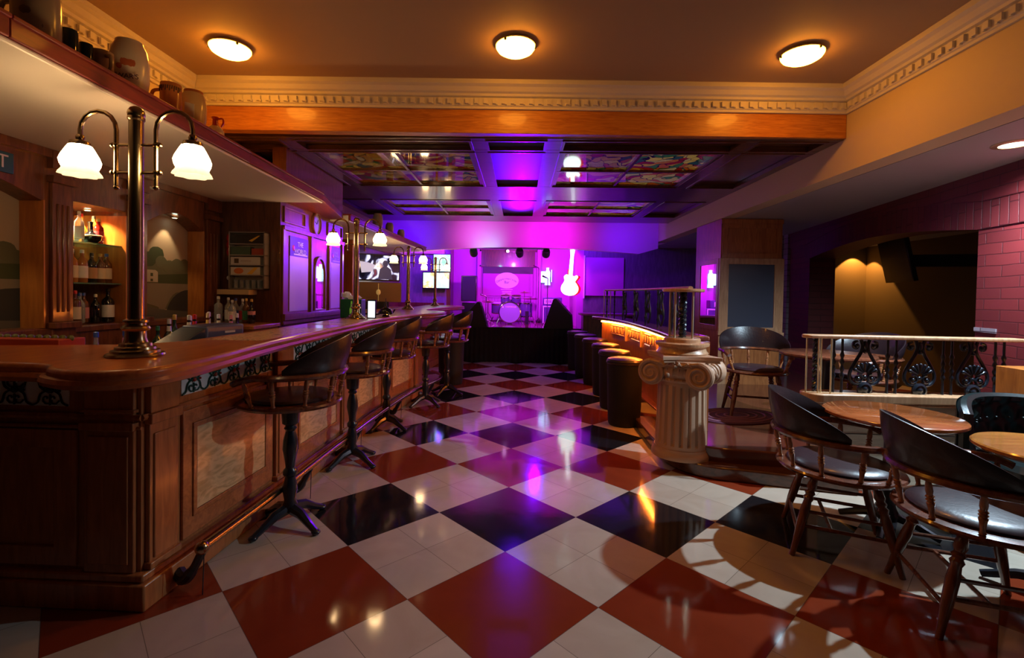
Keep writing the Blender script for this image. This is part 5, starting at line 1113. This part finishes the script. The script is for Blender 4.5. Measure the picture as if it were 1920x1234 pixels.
g.build('bows', mat('red_ribbon_satin', (.55, .01, .02), .35), t); box(-.02, .02, -.008, .0, 1.42, 1.66).build('strip', mat('dark_ribbon', (.04, .02, .03), .4), t); MB().lathe([(0, 0), (.02, 0), (.02, .006), (0, .006)], n=16, M=T(0, -.008, 1.475) @ RX(PI/2)).build('badge', mat_once('cap_white', LC['white'], .3), t)
# till
t = thing('cash_till', (-1.915, 2.75, .86), 'blue-grey wedge-shaped till behind the counter', 'till', -.18); m_till = mat('till_blue_plastic', (.07, .09, .20), .35); m_till2 = mat('till_dark_plastic', (.02, .035, .06), .35)
P = [(-.28, .17), (-.25, .18), (-.02, .285), (-.02, .0), (-.28, 0)]
MB().prism(P, -.09, .09, M=Matrix(((0, 0, 1, 0), (1, 0, 0, 0), (0, 1, 0, 0), (0, 0, 0, 1)))).build('slope', m_till2, t, bevel=.006)
MB().box(-.09, .09, -.02, .28, 0, .295).build('hood', m_till, t, bevel=.014, seg=3); MB().box(.091, .093, .12, .20, .245, .257).build('small_mark', mat_once('cap_silver', LC['silver'], .3), t)
t = thing('under_counter_shelf', (0, 0, 0), 'shelf on the working side of the bar holding the till', 'shelf'); box(-2.06, -1.77, 2.28, 3.3, .82, .86).build('board', m_back, t); box(-2.02, -1.77, 2.3, 3.28, 0, .82).build('body', m_back, t)
t = thing('garnish_tray', (-2.27, 2.16, .86), 'red tray of garnish behind the counter, left of the near lamp', 'tray'); box(-.30, .10, -.0, .14, .0, .262).build('tray', mat('red_tray', (.45, .05, .02), .4), t, bevel=.004)
g = MB(); [g.ball((-.27+.04*i, .07, .262), .016, 6) for i in range(10)]; g.build('garnish', mat('garnish_green', (.12, .14, .03), .5), t)
t = thing('wash_station', (-2.27, 2.23, 0), 'dark box carrying the garnish tray behind the counter', 'cabinet'); box(-.34, .14, -.11, .10, 0, .86).build('body', m_back, t)
# on the counter
t = thing('ice_bucket', (-1.735, 4.90, 1.10), 'green ice bucket box with a bottle picture, beside the second lamp', 'ice bucket')
box(-.11, .11, -.07, .07, 0, .19).build('box', mat('bucket_green', (.01, .14, .04), .35), t, bevel=.006)
MB().prism([(-.018, .01), (.018, .01), (.02, .09), (.008, .12), (.007, .17), (-.007, .17), (-.008, .12), (-.02, .09)], 0, .002, M=T(.01, -.072, 0) @ RX(PI/2)).build('bottle_picture', mat('picture_green', (.25, .5, .05), .4, emit=(.2, .5, .05), es=.25), t)
g = MB(); rnd = random.Random(3)
for i in range(16): a, b = rnd.uniform(-.09, .06), rnd.uniform(-.05, .05); g.box(-.02, .02, -.02, .02, -.02, .02, M=T(a, b, .19+rnd.uniform(0, .05)*(1 if a < -.02 else .3)) @ RZ(rnd.random()*3) @ RX(rnd.random()))
g.build('ice', mat('ice', (.7, .8, .85), .15), t)
t = thing('lit_card', (-1.50, 4.78, 1.10), 'upright glowing white card on the counter, right of the second lamp post', 'card'); box(-.045, .045, -.006, .006, .0, .19).build('frame', m_blackg, t); box(-.035, .035, -.008, -.006, .01, .175).build('card', mat('lit_card_face', (.8, .9, .9), .4, emit=(.75, .95, 1), es=1.6), t)
t = thing('beer_tap', (-1.47, 5.18, 1.10), 'chrome beer tap with a dark dome and a spike on the counter', 'beer tap')
MB().lathe([(0, 0), (.045, 0), (.040, .01), (.022, .02), (.022, .10), (0, .10)], n=20).build('chrome_column', m_chr, t); MB().lathe([(.078, .03), (.075, .055), (.055, .085), (.022, .10), (.014, .12), (.010, .15), (.003, .16), (.003, .20), (0, .20)], n=24).build('dome', m_blackg, t)
for i, (a, b) in enumerate(((-.15, .1), (.02, .28))):
    t = thing('tap_handle', (-1.60+a*.6, 5.35+b, 1.10), ('left' if i == 0 else 'right')+' black tangled bar tool lying by the beer tap', 'bar tool'); MB().tube(cr([(-.10, 0, .012), (-.05, .03, .012), (0, -.01, .012), (.06, .02, .012), (.10, 0, .06)], 3), .010, 6).build('tool', m_blackg, t)
# ================================================================== JUGS ON THE SHELF
def jug(loc, prof, col, label, handle=None, n=28, cat='jug', name='stoneware_jug', rim=None, rough=.2):
    t = thing(name, loc, label, cat, 0, 'jugs on the long shelf' if loc[1] < 4 else 'jugs on the second shelf')
    MB().lathe(prof, n=n).build('body', mat_once('glaze_%s_%d' % (name, int(loc[1]*100)), col, rough), t, ang=60)
    H = prof[-1][1]; R = max(p[0] for p in prof)
    if handle:
        a = handle; c, s = math.cos(a), math.sin(a); z0, z1 = H*.22, H*.82
        MB().tube(cr([(R*.92*c, R*.92*s, z1), ((R+.035)*c, (R+.035)*s, z1-.01), ((R+.045)*c, (R+.045)*s, (z0+z1)/2), ((R+.03)*c, (R+.03)*s, z0+.01), (R*.9*c, R*.9*s, z0)], 4), .010, 8).build('handle', mat_once('glaze_%s_%d' % (name, int(loc[1]*100)), col, rough), t)
    if rim: MB().lathe([(prof[-3][0]*1.01, H*rim[0]), (prof[-3][0]*1.05+.002, H*(rim[0]+1)/2), (prof[-3][0]*1.02, H*1.0)], n=n).build('rim_band', mat_once('rim_band_%d' % int(loc[1]*100), rim[1], .25), t)
    return t
mug = lambda r, h: [(0, 0), (r*.92, 0), (r, .02), (r*1.0, h*.9), (r*.97, h), (r*.9, h), (r*.88, h*.2), (0, h*.18)][:6]+[(0, h*.99)]
brl = lambda r, h: [(0, 0), (r*.88, 0), (r, h*.3), (r*1.02, h*.6), (r*.9, h*.85), (r*.72, h*.96), (r*.7, h), (0, h)]
SZ = 2.259
J = jug((-1.825, 1.733, SZ), mug(.082, .235), (.30, .22, .13), 'large dark tankard with handle at the left end of the long shelf', -1.9, name='tankard', cat='mug'); MB().ball((.074, -.01, .13), .03, 8, sc3=(.3, 1, .8)).ball((.07, .02, .08), .025, 8, sc3=(.3, .8, 1)).build('painted_motif', mat('motif_brown', (.10, .06, .03), .4), J)
jug((-1.825, 1.863, SZ), mug(.032, .165), (.008, .02, .022), 'nearer black glass on the long shelf', n=16, name='black_glass', cat='glass', rough=.06)
jug((-1.825, 1.936, SZ), mug(.027, .145), (.008, .018, .022), 'farther black glass on the long shelf, next to the brown mug', n=16, name='black_glass', cat='glass', rough=.06)
jug((-1.825, 2.013, SZ), mug(.048, .150), (.36, .22, .10), 'brown mug with a bright handle, left of the big cream jug', .5, name='mug', cat='mug')
J = jug((-1.825, 2.157, SZ), brl(.088, .285), (.66, .52, .34), 'biggest cream barrel-shaped jug with red lettering on the long shelf')
text_mesh('lettering', "DEWAR'S", .034, mat('jug_lettering', (.06, .02, .01), .4), J, T(.086, -.022, .075) @ RZ(PI/2-.28) @ RX(PI/2))
MB().ball((.083, .0, .15), .034, 10, sc3=(.22, 1, .9)).ball((.080, -.03, .125), .02, 8, sc3=(.3, 1, .8)).build('painted_crest', mat('crest_red', (.45, .10, .03), .35), J)
J = jug((-1.825, 2.42, SZ), mug(.056, .195), (.48, .15, .03), 'orange-brown mug with a dark pattern at the rim and a handle', -1.9, name='mug', cat='mug')
g = MB(); [g.tube([(.057*math.cos(-1.3+.2*k), .057*math.sin(-1.3+.2*k), .14+.012*(k % 2)), (.057*math.cos(-1.25+.2*k), .057*math.sin(-1.25+.2*k), .172)], .0035, 5) for k in range(12)]; g.build('rim_pattern', mat('pattern_brown', (.10, .03, .01), .4), J)
J = jug((-1.825, 2.59, SZ), brl(.073, .235), (.68, .42, .14), 'yellow and orange barrel jug near the wood beam', rim=(.78, (.45, .12, .02)))
g = MB(); g.prism([(-.025, .04), (.03, .04), (.032, .13), (-.02, .14)], 0, .004, M=T(.072, -.025, 0) @ RZ(PI/2-.35) @ RX(PI/2)); g.build('pale_label', mat('jug_pale_label', (.7, .62, .42), .4), J)
J = jug((-1.825, 2.78, SZ), [(0, 0), (.05, 0), (.056, .02), (.054, .06), (.036, .085), (.018, .10), (.016, .14), (.022, .145), (.021, .152), (0, .152)], (.62, .52, .36), 'small cream jug with red neck at the far end of the long shelf')
MB().lathe([(.037, .083), (.019, .101), (.0172, .138), (.0235, .145), (.0225, .153)], n=20).tube(cr([(.018, .0, .14), (.05, .0, .142), (.058, .0, .115), (.042, 0, .085)], 4), .006, 7, M=RZ(.9)).build('red_neck', mat('red_glaze', (.42, .03, .01), .2), J)
for i, (y, r, h, lb) in enumerate(((6.6, .07, .20, 'pale jug on the second shelf, nearest'), (7.2, .06, .16, 'middle jug on the second shelf'), (7.9, .06, .15, 'farthest jug on the second shelf, washed violet'))): jug((-2.0, y, SZ), brl(r, h), (.5, .45, .4), lb)
# small things on the floor and steps
# turn the painted sides of the jugs to the room
for o in list(C.objects):
    if o.get('group') == 'jugs on the long shelf': o.rotation_euler = (0, 0, -.95); o.scale = (.87,)*3
t = thing('floor_reflection', (2.15, 4.75, .212), 'oval patch with curved stripes, purple reflections painted on the raised floor behind the carved column', 'mat', .4)  # added patch; purple mirrored in the polished floor is put into its colours
MB().prism([(.46*math.cos(i*PI/16), .30*math.sin(i*PI/16)) for i in range(32)], 0, .006).build('mat', mat('reflection_plum', (.10, .03, .06), .6), t)  # body of the painted reflection
g = MB()
for k in range(4): g.tube([((.40-.09*k)*math.cos(a*PI/10), (.25-.055*k)*math.sin(a*PI/10), .0065) for a in range(0, 20)], .010, 5, closed=True)
g.build('stripes', mat('reflection_stripes', (.30, .13, .20), .5), t)
